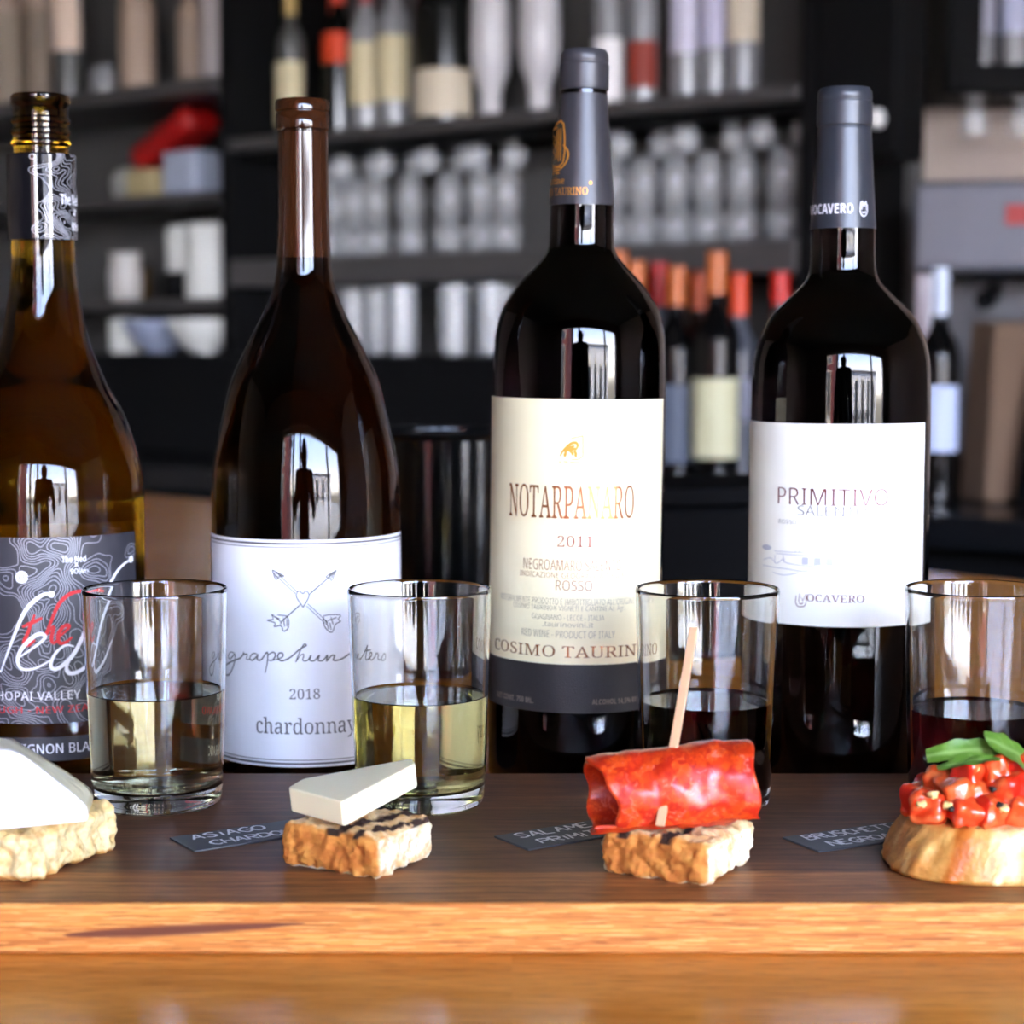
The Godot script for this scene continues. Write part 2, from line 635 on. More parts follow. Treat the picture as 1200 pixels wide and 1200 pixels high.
	M.salami.heightmap_scale = 0.025
	M.salami.backlight_enabled = true
	M.salami.backlight = Color(0.35, 0.10, 0.05)
	M.tomato = mat(Color.WHITE, 0.16)
	M.tomato.vertex_color_use_as_albedo = true
	M.tomato.subsurf_scatter_enabled = true
	M.tomato.subsurf_scatter_strength = 0.1
	M.basil = mat(Color.WHITE, 0.4)
	M.basil.vertex_color_use_as_albedo = true
	M.basil.backlight_enabled = true
	M.basil.backlight = Color(0.3, 0.5, 0.1)
	M.garlic = mat(Color(0.93, 0.78, 0.50), 0.4)
	M.pepper = mat(Color(0.12, 0.085, 0.05), 0.6)

	M.black = mat(Color(0.055, 0.055, 0.06), 0.7, 0.0, 0.22)
	M.black_gloss = mat(Color(0.03, 0.033, 0.036), 0.12)
	M.shelf = mat(Color(0.27, 0.26, 0.255), 0.5)
	M.panel = mat(Color(0.31, 0.305, 0.30), 0.7)
	M.stone = mat(Color(0.07, 0.075, 0.085), 0.25)
	M.steel = mat(Color(0.62, 0.63, 0.66), 0.3, 0.9)
	M.wall = mat(Color(0.68, 0.62, 0.58), 0.9)
	M.ceiling = mat(Color(0.30, 0.28, 0.26), 0.9)
	M.floor = mat(Color(0.25, 0.19, 0.15), 0.6)
	M.frame = mat(Color(0.80, 0.76, 0.68), 0.6)
	M.pane = mat(Color(1, 1, 1, 0.04), 0.02)
	M.pane.transparency = BaseMaterial3D.TRANSPARENCY_ALPHA
	M.white = mat(Color(0.86, 0.86, 0.84), 0.4)

# ---------------------------------------------------------------- the world
const NTH := ["first", "second", "third", "fourth", "fifth", "sixth", "seventh", "eighth", "ninth", "tenth", "eleventh", "twelfth", "thirteenth", "fourteenth", "fifteenth"]

func camera_and_light() -> void:
	var cam := Camera3D.new()
	cam.name = "camera"
	cam.position = Vector3(0, 1.256, 0)
	cam.rotation_degrees = Vector3(-4.97, 0, 0)
	cam.near = 0.05
	cam.far = 200.0
	var lens := CameraAttributesPhysical.new()
	lens.frustum_focal_length = 46.0          # 29.2 degrees on a 24 mm high frame
	lens.frustum_focus_distance = 0.778
	lens.frustum_near = 0.05
	lens.frustum_far = 200.0
	lens.exposure_aperture = 6.7
	cam.attributes = lens
	add_child(cam)
	cam.current = true

	var e := Environment.new()
	e.background_mode = Environment.BG_SKY
	var sky := ProceduralSkyMaterial.new()
	sky.sky_top_color = Color(0.58, 0.72, 0.95)
	sky.sky_horizon_color = Color(1.0, 0.97, 0.93)
	sky.ground_horizon_color = Color(0.55, 0.53, 0.50)
	sky.ground_bottom_color = Color(0.35, 0.33, 0.30)
	sky.energy_multiplier = 15.0
	e.sky = Sky.new()
	e.sky.sky_material = sky
	e.tonemap_mode = Environment.TONE_MAPPER_LINEAR
	e.tonemap_exposure = 3.7
	e.sdfgi_enabled = true
	e.ssao_enabled = true
	e.ssil_enabled = true
	var we := WorldEnvironment.new()
	we.name = "sky"
	we.environment = e
	add_child(we)

	var sun := DirectionalLight3D.new()
	sun.name = "sun"
	sun.light_color = Color(1.0, 0.95, 0.86)
	sun.light_energy = 14.0
	sun.light_angular_distance = 0.5
	sun.shadow_enabled = true
	sun.sky_mode = DirectionalLight3D.SKY_MODE_LIGHT_ONLY
	sun.rotation_degrees = Vector3(-58, 155, 0)
	add_child(sun)

func _ready() -> void:
	camera_and_light()
	make_materials()
	room()
	outside()
	photographer()
	bar()
	bottles()
	board_and_tumblers()
	bites()
	back_bar()
	print("built")

# ---------------------------------------------------------------- room and street
func room() -> void:
	struct("floor", box(Vector3(8.4, 0.2, 9.4), 0.001, Vector3(0, -0.1, -1.6)), M.floor)
	struct("ceiling", box(Vector3(8.4, 0.2, 9.4), 0.001, Vector3(0, 3.2, -1.6)), M.ceiling)
	struct("wall_back", box(Vector3(8.4, 3.3, 0.2), 0.001, Vector3(0, 1.55, -6.2)), M.panel)
	struct("wall_left", box(Vector3(0.2, 3.3, 9.4), 0.001, Vector3(-4.1, 1.55, -1.6)), M.wall)
	struct("wall_right", box(Vector3(0.2, 3.3, 9.4), 0.001, Vector3(4.1, 1.55, -1.6)), M.wall)
	# the wall with the windows, behind the camera: sill, header, two sides
	var mb := MB.new()
	var x0 := -1.5
	var x1 := 3.3
	var sill := 0.75
	var head := 2.55
	box_into(mb, Vector3(0, (sill - 0.1) / 2.0, 2.2), Vector3(8.4, sill + 0.1, 0.2), 0.001)
	box_into(mb, Vector3(0, (head + 3.2) / 2.0, 2.2), Vector3(8.4, 3.2 - head, 0.2), 0.001)
	box_into(mb, Vector3((-4.2 + x0) / 2.0, (sill + head) / 2.0, 2.2), Vector3(x0 + 4.2, head - sill, 0.2), 0.001)
	box_into(mb, Vector3((4.2 + x1) / 2.0, (sill + head) / 2.0, 2.2), Vector3(4.2 - x1, head - sill, 0.2), 0.001)
	struct("wall_front", mb.mesh(), M.wall)
	var posts := [x0, -0.62, -0.15, 1.9, x1]
	for k in 4:
		var w := struct_node("window_%d" % (k + 1))
		var a: float = posts[k] + 0.001
		var b: float = posts[k + 1] - 0.001
		var fr := MB.new()
		for x in [a + 0.03, b - 0.03]:
			box_into(fr, Vector3(x, (sill + head) / 2.0, 2.2), Vector3(0.06, head - sill - 0.002, 0.09), 0.004)
		for y in [sill + 0.031, head - 0.031]:
			box_into(fr, Vector3((a + b) / 2.0, y, 2.2), Vector3(b - a - 0.12, 0.06, 0.09), 0.004)
		part("window_frame", fr.mesh(), M.frame, w)
		part("pane", box(Vector3(b - a - 0.13, head - sill - 0.13, 0.004), 0.0005, Vector3((a + b) / 2.0, (sill + head) / 2.0, 2.2)), M.pane, w)

func outside() -> void:
	var ground := mat(Color(0.50, 0.48, 0.45), 0.9)
	struct("patio_ground", box(Vector3(40, 0.2, 30), 0.001, Vector3(0, -0.12, 17.4)), ground)
	# a dark red house across the street, to the left seen from the room's bottles
	var house := thing("town_house", "dark red town house across the street mirrored in the bottles", "house", Vector3(-7.5, -0.02, 10.5))
	part("wall", box(Vector3(9.0, 6.0, 4.0), 0.01, Vector3(0, 3.0, 0)), mat(Color(0.33, 0.10, 0.09), 0.85), house)
	part("roof", box(Vector3(9.4, 0.3, 4.4), 0.02, Vector3(0, 6.15, 0)), mat(Color(0.16, 0.14, 0.13), 0.8), house)
	for k in 5:
		for j in 2:
			var at := Vector3(-3.4 + k * 1.7, 1.7 + j * 2.4, -2.01)
			var f := part("window", box(Vector3(0.95, 1.5, 0.06), 0.01, at), M.frame, house)
			part("pane", box(Vector3(0.8, 1.35, 0.03), 0.004, at + Vector3(0, 0, -0.03)), mat(Color(0.08, 0.1, 0.13), 0.08), f)
	# a pale house further along the street
	var pale := thing("town_house", "pale plastered town house further right across the street", "house", Vector3(4.2, -0.02, 13.5))
	part("wall", box(Vector3(9.5, 2.6, 4.0), 0.01, Vector3(0, 1.3, 0)), mat(Color(0.72, 0.72, 0.74), 0.85), pale)
	part("roof", box(Vector3(9.8, 0.2, 4.4), 0.02, Vector3(0, 2.7, 0)), mat(Color(0.35, 0.33, 0.32), 0.8), pale)
	for k in 5:
		var at := Vector3(-3.6 + k * 1.8, 1.35, -2.01)
		var f := part("window", box(Vector3(0.95, 1.3, 0.06), 0.01, at), M.frame, pale)
		part("pane", box(Vector3(0.8, 1.15, 0.03), 0.004, at + Vector3(0, 0, -0.03)), mat(Color(0.12, 0.14, 0.17), 0.08), f)
	# the iron railing of the patio
	var iron := mat(Color(0.06, 0.06, 0.065), 0.5, 0.6)
	var rail := thing("patio_railing", "black iron railing along the patio beyond the window", "railing", Vector3(0.8, -0.02, 7.6))
	part("handrail", box(Vector3(7.0, 0.05, 0.05), 0.006, Vector3(0, 1.05, 0)), iron, rail)
	part("bottom_rail", box(Vector3(7.0, 0.04, 0.04), 0.006, Vector3(0, 0.15, 0)), iron, rail)
	var bar_mesh := box(Vector3(0.02, 0.88, 0.02), 0.003)
	for k in 36:
		part("baluster", bar_mesh, iron, rail).position = Vector3(-3.43 + k * 0.196, 0.6, 0)
	for x in [-3.475, 3.475]:
		part("post", box(Vector3(0.05, 1.03, 0.05), 0.004, Vector3(x, 0.515, 0)), iron, rail)

# ---------------------------------------------------------------- the bar
func bar() -> void:
	var t := thing("bar_counter", "glossy orange brown wooden bar counter under the tasting board", "bar counter")
	var top := PackedVector2Array([Vector2(-1.4, -0.36), Vector2(1.4, -0.36), Vector2(1.4, -0.75), Vector2(0.443, -1.687), Vector2(-0.62, -2.785), Vector2(-1.4, -2.785)])
	var mb := MB.new()
	prism_into(mb, top, BAR - 0.045, BAR, 0.004)
	part("counter_top", mb.mesh(), M.bar, t)
	var low := PackedVector2Array([Vector2(-1.35, -0.62), Vector2(1.35, -0.62), Vector2(1.35, -0.75), Vector2(0.40, -1.66), Vector2(-0.62, -2.72), Vector2(-1.35, -2.72)])
	var body := MB.new()
	prism_into(body, low, 0.0, BAR - 0.0455)
	part("base_cabinet", body.mesh(), mat(Color(0.16, 0.10, 0.065), 0.6), t)

# ---------------------------------------------------------------- wine bottles
func arc(deg: float, radius: float) -> float:
	return deg_to_rad(deg) * radius

func words_on(mb: MB, list: Array, font: Font, radius: float, off := 0.0006) -> void:
	# each: words, first and last angle (degrees), lower and upper height (millimetres)
	for w in list:
		text_into(mb, w[0], font, arc(w[1], radius), arc(w[2], radius), w[3] * 0.001, w[4] * 0.001, radius, off)

func bottles() -> void:
	bottle_amber()
	bottle_brown()
	bottle_cream_label()
	bottle_ivory_label()

func base_ring(r: float) -> Array:
	return [0, 4, r * 0.45, 3, r * 0.72, 0.6, r * 0.84, 0, r * 0.93, 0.7, r * 0.985, 3, r, 8]

func bottle_amber() -> void:
	var r := 0.0439
	var t := thing("wine_bottle", "open amber glass wine bottle with a slate grey contour-line label, leftmost on the bar", "wine bottle", Vector3(-0.2145, BAR, BOTTLE_Z))
	var pr := pf(base_ring(43.9))
	pr.append_array(smooth(pf([43.9, 10, 43.9, 60, 43.9, 120, 43.6, 140, 42.4, 150, 40.2, 158, 34.8, 173.5, 27.4, 186.4, 20.4, 205, 16.8, 222, 14.9, 236, 14.2, 250, 14.1, 262, 13.9, 284]), 5))
	pr.append_array(pf([14.6, 286, 14.6, 289.5, 12.4, 290.5, 12.4, 293]))
	for k in 3:                                     # the screw thread at the mouth
		var y := 294.0 + k * 5.0
		pr.append_array(pf([12.4, y, 13.4, y + 1.0, 13.4, y + 2.4, 12.4, y + 3.4]))
	pr.append_array(pf([12.4, 312, 13.2, 313, 13.2, 316.5, 12.2, 317.5, 10.2, 317.5, 9.6, 316, 9.6, 300, 0, 299]))
	part("glass_bottle", lathe(pr, 96), M.amber, t)
	# the skirt of the screw cap, left on the neck
	var cap := mat(Color.WHITE, 0.06, 0.0)
	cap.albedo_texture = contour_texture(768, 384, 2.4, Vector2(1.36, 0.5), 61, Color(0.07, 0.065, 0.075), Color(0.8, 0.8, 0.82))
	var skirt := part("screw_cap_skirt", lathe(pf([14.3, 251.9, 15.5, 251.9, 15.6, 252.4, 15.6, 289.6, 15.3, 290.4, 14.7, 290.4], 0.001), 64, -PI, PI), cap, t)
	var cw := MB.new()
	words_on(cw, [["The Ned", 45, 92, 267.5, 272.5], ["909m", 68, 92, 256, 260]], sans_bold, 0.0156, 0.0002)
	stroke_into(cw, [deg_to_rad(77) * 15.6, 263.2, deg_to_rad(80) * 15.6, 265.6], 0.0028, 0.0004, 0.0156, 0.0002, 3)
	part("lettering", cw.mesh(), M.ink_white, skirt)
	# labels
	var paper := mat(Color.WHITE, 0.42, 0.1)
	paper.albedo_texture = contour_texture(1100, 800, 3.4, Vector2(0.80, 0.5), 63, Color(0.215, 0.21, 0.235), Color(0.78, 0.78, 0.82))
	var lab := part("front_label", label_patch(r, -76.7, 73.1, 36.5, 119.7), paper, t)
	var w := MB.new()
	words_on(w, [["WAIHOPAI VALLEY", -33.7, 29.4, 47.2, 51.0], ["The Ned", 20.1, 34.1, 108.3, 111.3], ["909m", 24.9, 35.2, 103.2, 105.5]], sans, r)
	for s in [[-26.0, 84.0, -23.09, 75.6, -17.54, 65.8, -13.70, 60.9, -12.46, 59.7],
			[-12.46, 59.7, -6.55, 74.4, -0.95, 86.7, 4.48, 92.7, 8.75, 94.9, 11.73, 94.1],
			[-4.85, 65.8, 1.24, 69.9, 6.41, 73.9, 7.69, 75.9, 5.01, 77.0, 0.15, 73.5, -3.72, 68.3, -4.28, 63.7, -2.05, 61.2, 3.40, 61.7, 9.82, 65.1],
			[20.01, 70.7, 16.22, 71.5, 11.94, 68.1, 9.82, 63.1, 11.41, 61.0, 15.15, 62.8, 20.55, 68.6, 27.27, 81.4, 34.44, 92.1, 41.02, 101.8, 46.95, 105.9, 52.98, 107.3],
			[20.55, 68.6, 16.76, 62.7, 17.30, 59.1, 21.65, 59.3, 28.43, 63.9, 34.44, 72.5]]:
		stroke_into(w, s, 0.0006, 0.0018, r, 0.0008)
	stroke_into(w, [50.0, 106.9, 53.0, 107.6], 0.002, 0.003, r, 0.0008, 3)
	stroke_into(w, [9.5, 94.8, 11.9, 94.2], 0.002, 0.003, r, 0.0008, 3)
	stroke_into(w, [arc(28.3, 43.9), 106.6, arc(28.3, 43.9), 108.0], 0.0016, 0.0004, r, 0.0006, 2)
	var disc := []
	for k in 14:                                    # a round monogram
		var a := TAU * k / 13.0
		disc.append_array([-1.9 + 1.5 * cos(a), 102.3 + 1.5 * sin(a)])
	stroke_into(w, disc, 0.0026, 0.0026, r, 0.0006, 1)
	part("lettering", w.mesh(), M.ink_white, lab)
	var m := MB.new()
	stroke_into(m, [-3.2, 101.2, -2.5, 103.4, -1.9, 101.6, -1.3, 103.4, -0.6, 101.2], 0.0004, 0.0005, r, 0.0009, 1)
	part("monogram", m.mesh(), M.ink_dark, lab)
	var rd := MB.new()
	words_on(rd, [["MARLBOROUGH - NEW ZEALAND", -57.9, 52.7, 41.2, 44.4]], sans, r)
	for s in [[3.40, 85.6, 0.70, 78.5, -1.50, 72.9, 0.70, 72.2, 3.40, 74.4], [-2.05, 80.1, 2.32, 82.1, 6.62, 84.1],
			[31.98, 94.6, 26.13, 95.3, 19.46, 94.7, 14.08, 90.4, 10.35, 82.4, 6.83, 73.9],
			[7.15, 74.4, 9.28, 78.4, 11.41, 79.8, 10.35, 75.3, 11.09, 72.7, 13.33, 74.2],
			[13.54, 75.4, 17.51, 78.8, 17.73, 80.4, 15.36, 79.7, 13.22, 76.2, 13.86, 72.7, 16.76, 73.0, 19.24, 75.1]]:
		stroke_into(rd, s, 0.0009, 0.0017, r, 0.0007)
	part("red_lettering", rd.mesh(), M.ink_red, lab)
	var strip := part("lower_label", label_patch(r, -76.7, 73.1, 19.5, 30.3), mat(Color(0.20, 0.195, 0.215), 0.42, 0.1), t)
	var lw := MB.new()
	words_on(lw, [["SAUVIGNON BLANC", -21.5, 43.8, 23.0, 27.4]], sans, r)
	part("lettering", lw.mesh(), M.ink_white, strip)
	part("back_label", label_patch(r, 125, 250, 30, 120), M.paper_ivory, t)

func bottle_brown() -> void:
	var r := 0.0435
	var t := thing("wine_bottle", "dark brown wine bottle with a white label of crossed arrows and a heart", "wine bottle", Vector3(-0.0952, BAR, BOTTLE_Z))
	var pr := pf(base_ring(43.5))
	pr.append_array(smooth(pf([43.5, 10, 43.5, 60, 43.5, 120, 43.1, 142, 41.9, 154, 38.4, 170.7, 33.4, 189, 26.0, 205, 18.2, 220, 13.6, 233, 11.9, 248, 11.2, 270, 11.2, 298]), 5))
	pr.append_array(pf([11.2, 312, 0, 312]))
	part("glass_bottle", lathe(pr, 96), M.brown_glass, t)
	part("capsule", lathe(pf([11.3, 244, 12.35, 244, 12.1, 250, 11.7, 262, 11.5, 280, 11.4, 300.4, 11.1, 300.8, 11.1, 301.4, 12.0, 302, 12.1, 302.6, 12.1, 308.6, 11.6, 309.2, 11.6, 309.8, 12.2, 310.4, 12.2, 314, 11.7, 315.1, 10.6, 315.4, 0, 315.4]), 64), M.capsule_brown, t)
	var lab := part("front_label", label_patch(r, -76.2, 88.2, 16.9, 118.6), M.paper_white, t)
	var w := MB.new()
	words_on(w, [["2018", -4.6, 12.9, 47.7, 52.3], ["chardonnay", -25.5, 35.1, 29.65, 39.3]], serif, r)
	for s in [[-31.44, 66.6, -34.61, 66.7, -36.32, 64.5, -34.61, 63.7, -31.44, 66.1, -32.21, 61.5, -35.45, 56.6, -39.06, 56.1, -40.03, 59.0, -34.61, 62.2, -27.79, 64.9, -25.73, 67.6, -26.00, 66.6, -23.76, 66.8, -24.41, 64.7, -22.47, 64.6],
			[-18.18, 67.2, -20.60, 67.5, -22.47, 65.4, -21.22, 64.3, -18.78, 66.2, -18.18, 67.2, -18.54, 64.9, -16.42, 65.0, -13.55, 68.5, -13.55, 64.0, -14.69, 59.0],
			[-13.55, 67.0, -10.77, 68.6, -9.68, 67.1, -11.32, 64.9, -13.55, 65.0],
			[-11.32, 64.9, -9.14, 65.4, -6.45, 66.7, -6.45, 68.2, -8.06, 68.2, -8.59, 66.2, -6.98, 64.8, -3.28, 66.3, 1.40, 70.3, 3.98, 71.7, 2.94, 72.2, 0.88, 68.3, -0.68, 64.3],
			[-0.68, 64.3, 1.40, 67.3, 2.94, 67.8, 2.43, 65.1, 4.49, 65.1, 6.04, 67.4, 5.52, 65.1, 7.59, 65.0, 9.66, 67.3, 9.14, 65.0, 11.22, 64.9, 13.31, 67.2, 12.79, 64.5, 14.90, 66.7, 16.50, 66.8, 15.96, 64.7, 19.20, 64.9, 23.66, 67.3, 26.55, 70.5, 25.38, 67.1, 24.57, 64.4, 26.55, 64.1, 29.56, 65.3, 30.17, 66.7, 28.58, 66.9, 28.10, 64.9, 29.80, 63.5, 32.70, 64.9, 33.62, 66.3, 35.35, 65.6, 34.95, 63.7, 37.15, 63.1, 40.06, 65.6, 41.12, 63.4, 39.16, 62.4, 37.15, 63.1],
			[23.66, 68.1, 29.56, 68.2]]:
		stroke_into(w, s, 0.0004, 0.0007, r)
	for b in [[1.6, 0.0009], [3.2, 0.0004]]:        # double rule round the label
		var x0: float = arc(-76.2, 43.5) + b[0] * 0.8
		var x1: float = arc(88.2, 43.5) - b[0] * 0.8
		stroke_into(w, [x0, 118.6 - b[0], x1, 118.6 - b[0]], b[1], b[1], r, 0.0006, 40)
		stroke_into(w, [x0, 16.9 + b[0], x1, 16.9 + b[0]], b[1], b[1], r, 0.0006, 40)
		stroke_into(w, [x0, 16.9 + b[0], x0, 118.6 - b[0]], b[1], b[1], r, 0.0006, 2)
		stroke_into(w, [x1, 16.9 + b[0], x1, 118.6 - b[0]], b[1], b[1], r, 0.0006, 2)
	part("lettering", w.mesh(), M.ink_grey, lab)
	var a := MB.new()
	for s in [[-10.22, 104.7, -0.16, 95.4], [4.49, 89.9, 13.31, 81.3], [17.25, 104.5, 5.52, 94.6], [1.60, 90.0, -6.98, 82.2]]:
		for side in [-0.45, 0.45]:                  # each shaft is a pair of lines
			stroke_into(a, [s[0] + side * 0.7, s[1] + side, s[2] + side * 0.7, s[3] + side], 0.0003, 0.0003, r, 0.0006, 6)
	for s in [[-10.77, 105.3, -9.14, 101.1, -7.52, 102.5, -5.39, 102.7, -10.77, 105.3], [17.79, 105.1, 12.79, 102.3, 14.37, 101.8, 15.43, 100.4, 17.79, 105.1],
			[2.74, 88.8, 0.15, 92.9, 0.05, 95.1, 1.19, 96.2, 2.74, 94.9, 3.98, 96.1, 5.21, 95.0, 5.11, 92.9, 2.74, 88.8],
			[-6.98, 82.2, -11.32, 85.6, -10.44, 83.4, -13.55, 82.8, -9.68, 81.7, -10.22, 80.0, -6.98, 80.5, -5.92, 78.1, -3.81, 79.6, -3.60, 83.1, -4.65, 85.0],
			[-4.65, 85.0, -8.59, 85.3], [-5.92, 84.0, -5.39, 80.1], [-7.6, 83.6, -10.2, 84.6], [-6.5, 82.8, -7.4, 80.9], [-4.4, 83.4, -4.3, 80.3],
			[13.31, 81.3, 11.74, 84.8, 19.20, 84.9, 18.11, 83.0, 19.42, 82.0, 17.03, 80.8, 15.43, 77.3, 13.31, 78.4, 11.74, 80.9, 11.53, 84.1],
			[14.90, 84.2, 15.96, 80.7], [12.79, 82.8, 13.84, 78.8], [13.6, 82.6, 17.6, 83.9], [14.4, 81.6, 15.0, 78.5],
			[-10.0, 104.0, -8.6, 101.9], [-9.3, 104.2, -6.4, 102.6], [16.9, 104.2, 15.0, 101.3], [16.6, 104.6, 14.0, 102.4]]:
		stroke_into(a, s, 0.00045, 0.00045, r, 0.0006, 3)
	part("arrow_emblem", a.mesh(), M.ink_grey, lab)

func bottle_cream_label() -> void:
	var r := 0.0402
	var t := thing("wine_bottle", "tall black red-wine bottle with a cream label and grey capsule with a gold crest", "wine bottle", Vector3(0.0288, BAR, BOTTLE_Z))
	t.rotation.z = -0.012
	var pr := pf(base_ring(40.2))
	pr.append_array(smooth(pf([40.2, 10, 40.2, 60, 40.1, 120, 39.9, 180, 39.6, 198, 38.8, 210, 35.8, 220.8, 29.0, 231.3, 20.0, 241, 15.6, 247, 14.6, 254, 14.4, 268]), 5))
	pr.append_array(pf([14.0, 275, 9.4, 334, 0, 334]))
	part("glass_bottle", lathe(pr, 96), M.black_glass, t)
	var cap := part("capsule", lathe(pf([14.2, 267.6, 14.9, 267.6, 14.8, 269, 12.3, 298.9, 10.7, 317.5, 10.4, 318.6, 10.4, 319.2, 11.2, 319.8, 11.3, 321, 11.3, 330.6, 10.9, 331.2, 10.9, 331.8, 11.1, 332.4, 10.9, 335.6, 9.8, 337.4, 0, 338]), 64), M.capsule_grey, t)
	var g := MB.new()
	words_on(g, [["Cantine", -98, -36.5, 276.6, 279.7]], serif, 0.0142, 0.0003)
	words_on(g, [["COSIMO TAURINO", -122, 7.4, 271.5, 275.0]], serif, 0.0146, 0.0003)
	stroke_into(g, [2.6, 277.0, 3.1, 277.6, 3.6, 277.0, 3.1, 276.4, 2.6, 277.0], 0.0006, 0.0006, 0.0146, 0.0003, 3)
	# the crest: a lion before a column in a ring
	for s in [[-19.50, 284, -19.50, 300, -15.84, 301.5, -14.93, 303.4, -9.74, 303.4, -9.74, 286, -19.50, 285.6], [-17.67, 302.0, -13.71, 302.0], [-12.79, 301.5, -12.79, 287], [-11.27, 301.5, -11.27, 287], [-14.32, 301, -14.32, 288],
			[-9.74, 294, -7.61, 292, -7.00, 289, -8.52, 285.6, -11.27, 283.4], [-19.50, 284.2, -10.96, 284.2], [-19.50, 281.6, -11.88, 281.6], [-18.59, 283, -11.57, 283], [-15.54, 279.6, -12.49, 280.4, -11.27, 278.8, -15.84, 278.4],
			[-18.28, 299, -15.84, 297.5, -17.37, 295.5, -15.54, 293.6, -17.67, 291.6, -15.54, 289.6, -17.06, 287.6]]:
		stroke_into(g, s, 0.0007, 0.0009, 0.0132, 0.0006, 3)
	part("gold_print", g.mesh(), M.gold, cap)
	var lab := part("front_label", label_patch(r, -83.8, 68.3, 62.5, 180.6), M.paper_cream, t)
	var foil := MB.new()
	words_on(foil, [["NOTARPANARO", -50.6, 36.0, 127.75, 142.5], ["COSIMO TAURINO", -66.1, 49.6, 65.6, 70.9]], serif, r)
	part("foil_lettering", foil.mesh(), M.copper, lab)
	var rose := MB.new()
	words_on(rose, [["2011", -14.4, 7.9, 115.2, 120.2]], serif, r)
	words_on(rose, [["NEGROAMARO SALENTO", -37.6, 27.2, 104.6, 109.3], ["INDICAZIONE GEOGRAFICA TIPICA", -40.4, 29.8, 101.2, 103.6], ["ROSSO", -15.0, 7.9, 95.8, 100.2]], sans_thin, r)
	part("rose_lettering", rose.mesh(), M.ink_rose, lab)
	var ink := MB.new()
	words_on(ink, [["INTEGRALMENTE PRODOTTO E IMBOTTIGLIATO ALL'ORIGINE DA", -59.1, 43.6, 89.3, 92.0], ["COSIMO TAURINO® VIGNETI E CANTINE Az. Agr.", -45.7, 30.5, 86.0, 88.8],
			["GUAGNANO - LECCE - ITALIA", -30.8, 16.0, 82.4, 84.8], ["www.taurinovini.it", -23.3, 9.0, 79.3, 81.6], ["RED WINE - PRODUCT OF ITALY", -38.3, 23.4, 74.4, 77.6]], sans_thin, r)
	part("small_lettering", ink.mesh(), M.ink_sand, lab)
	var e := MB.new()
	for s in [[-9.46, 155.3, -8.35, 157.4, -6.50, 159.5, -4.30, 161.2, -2.47, 161.4, -1.74, 160.2, -2.47, 158.5, -3.57, 157.4], [-8.35, 157.4, -6.87, 158.0, -5.40, 158.2, -3.94, 156.7, -4.30, 155.9], [-6.50, 158.0, -7.24, 156.0, -6.87, 155.3], [-3.20, 158.0, -2.11, 156.1], [-2.62, 157.4, -2.47, 155.0], [-6.6, 158.6, -3.0, 160.2], [-5.4, 157.8, -2.6, 159.2]]:
		stroke_into(e, s, 0.0004, 0.0013, r, 0.0006, 4)
	for s in [[-4.67, 163.3, 0.45, 164.5], [0.45, 164.5, 0.59, 155.4], [0.59, 155.4, -1.74, 154.1, -4.30, 154.1], [-9.98, 152.9, -8.72, 152.7], [-7.98, 153.0, -5.77, 152.9], [-5.03, 152.7, -0.43, 152.7]]:
		stroke_into(e, s, 0.0004, 0.0004, r, 0.0006, 3)
	part("bull_emblem", e.mesh(), M.gold, lab)
	var band := part("lower_label", label_patch(r, -83.8, 68.3, 40.6, 62.4), M.paper_dark, t)
	var bw := MB.new()
	words_on(bw, [["NET CONT. 750 ML.", -62.4, -28.9, 44.0, 46.6], ["ALCOHOL 14,5% BY VOL.", 9.0, 49.6, 44.2, 47.0]], sans_bold, r)
	part("lettering", bw.mesh(), M.ink_sand, band)

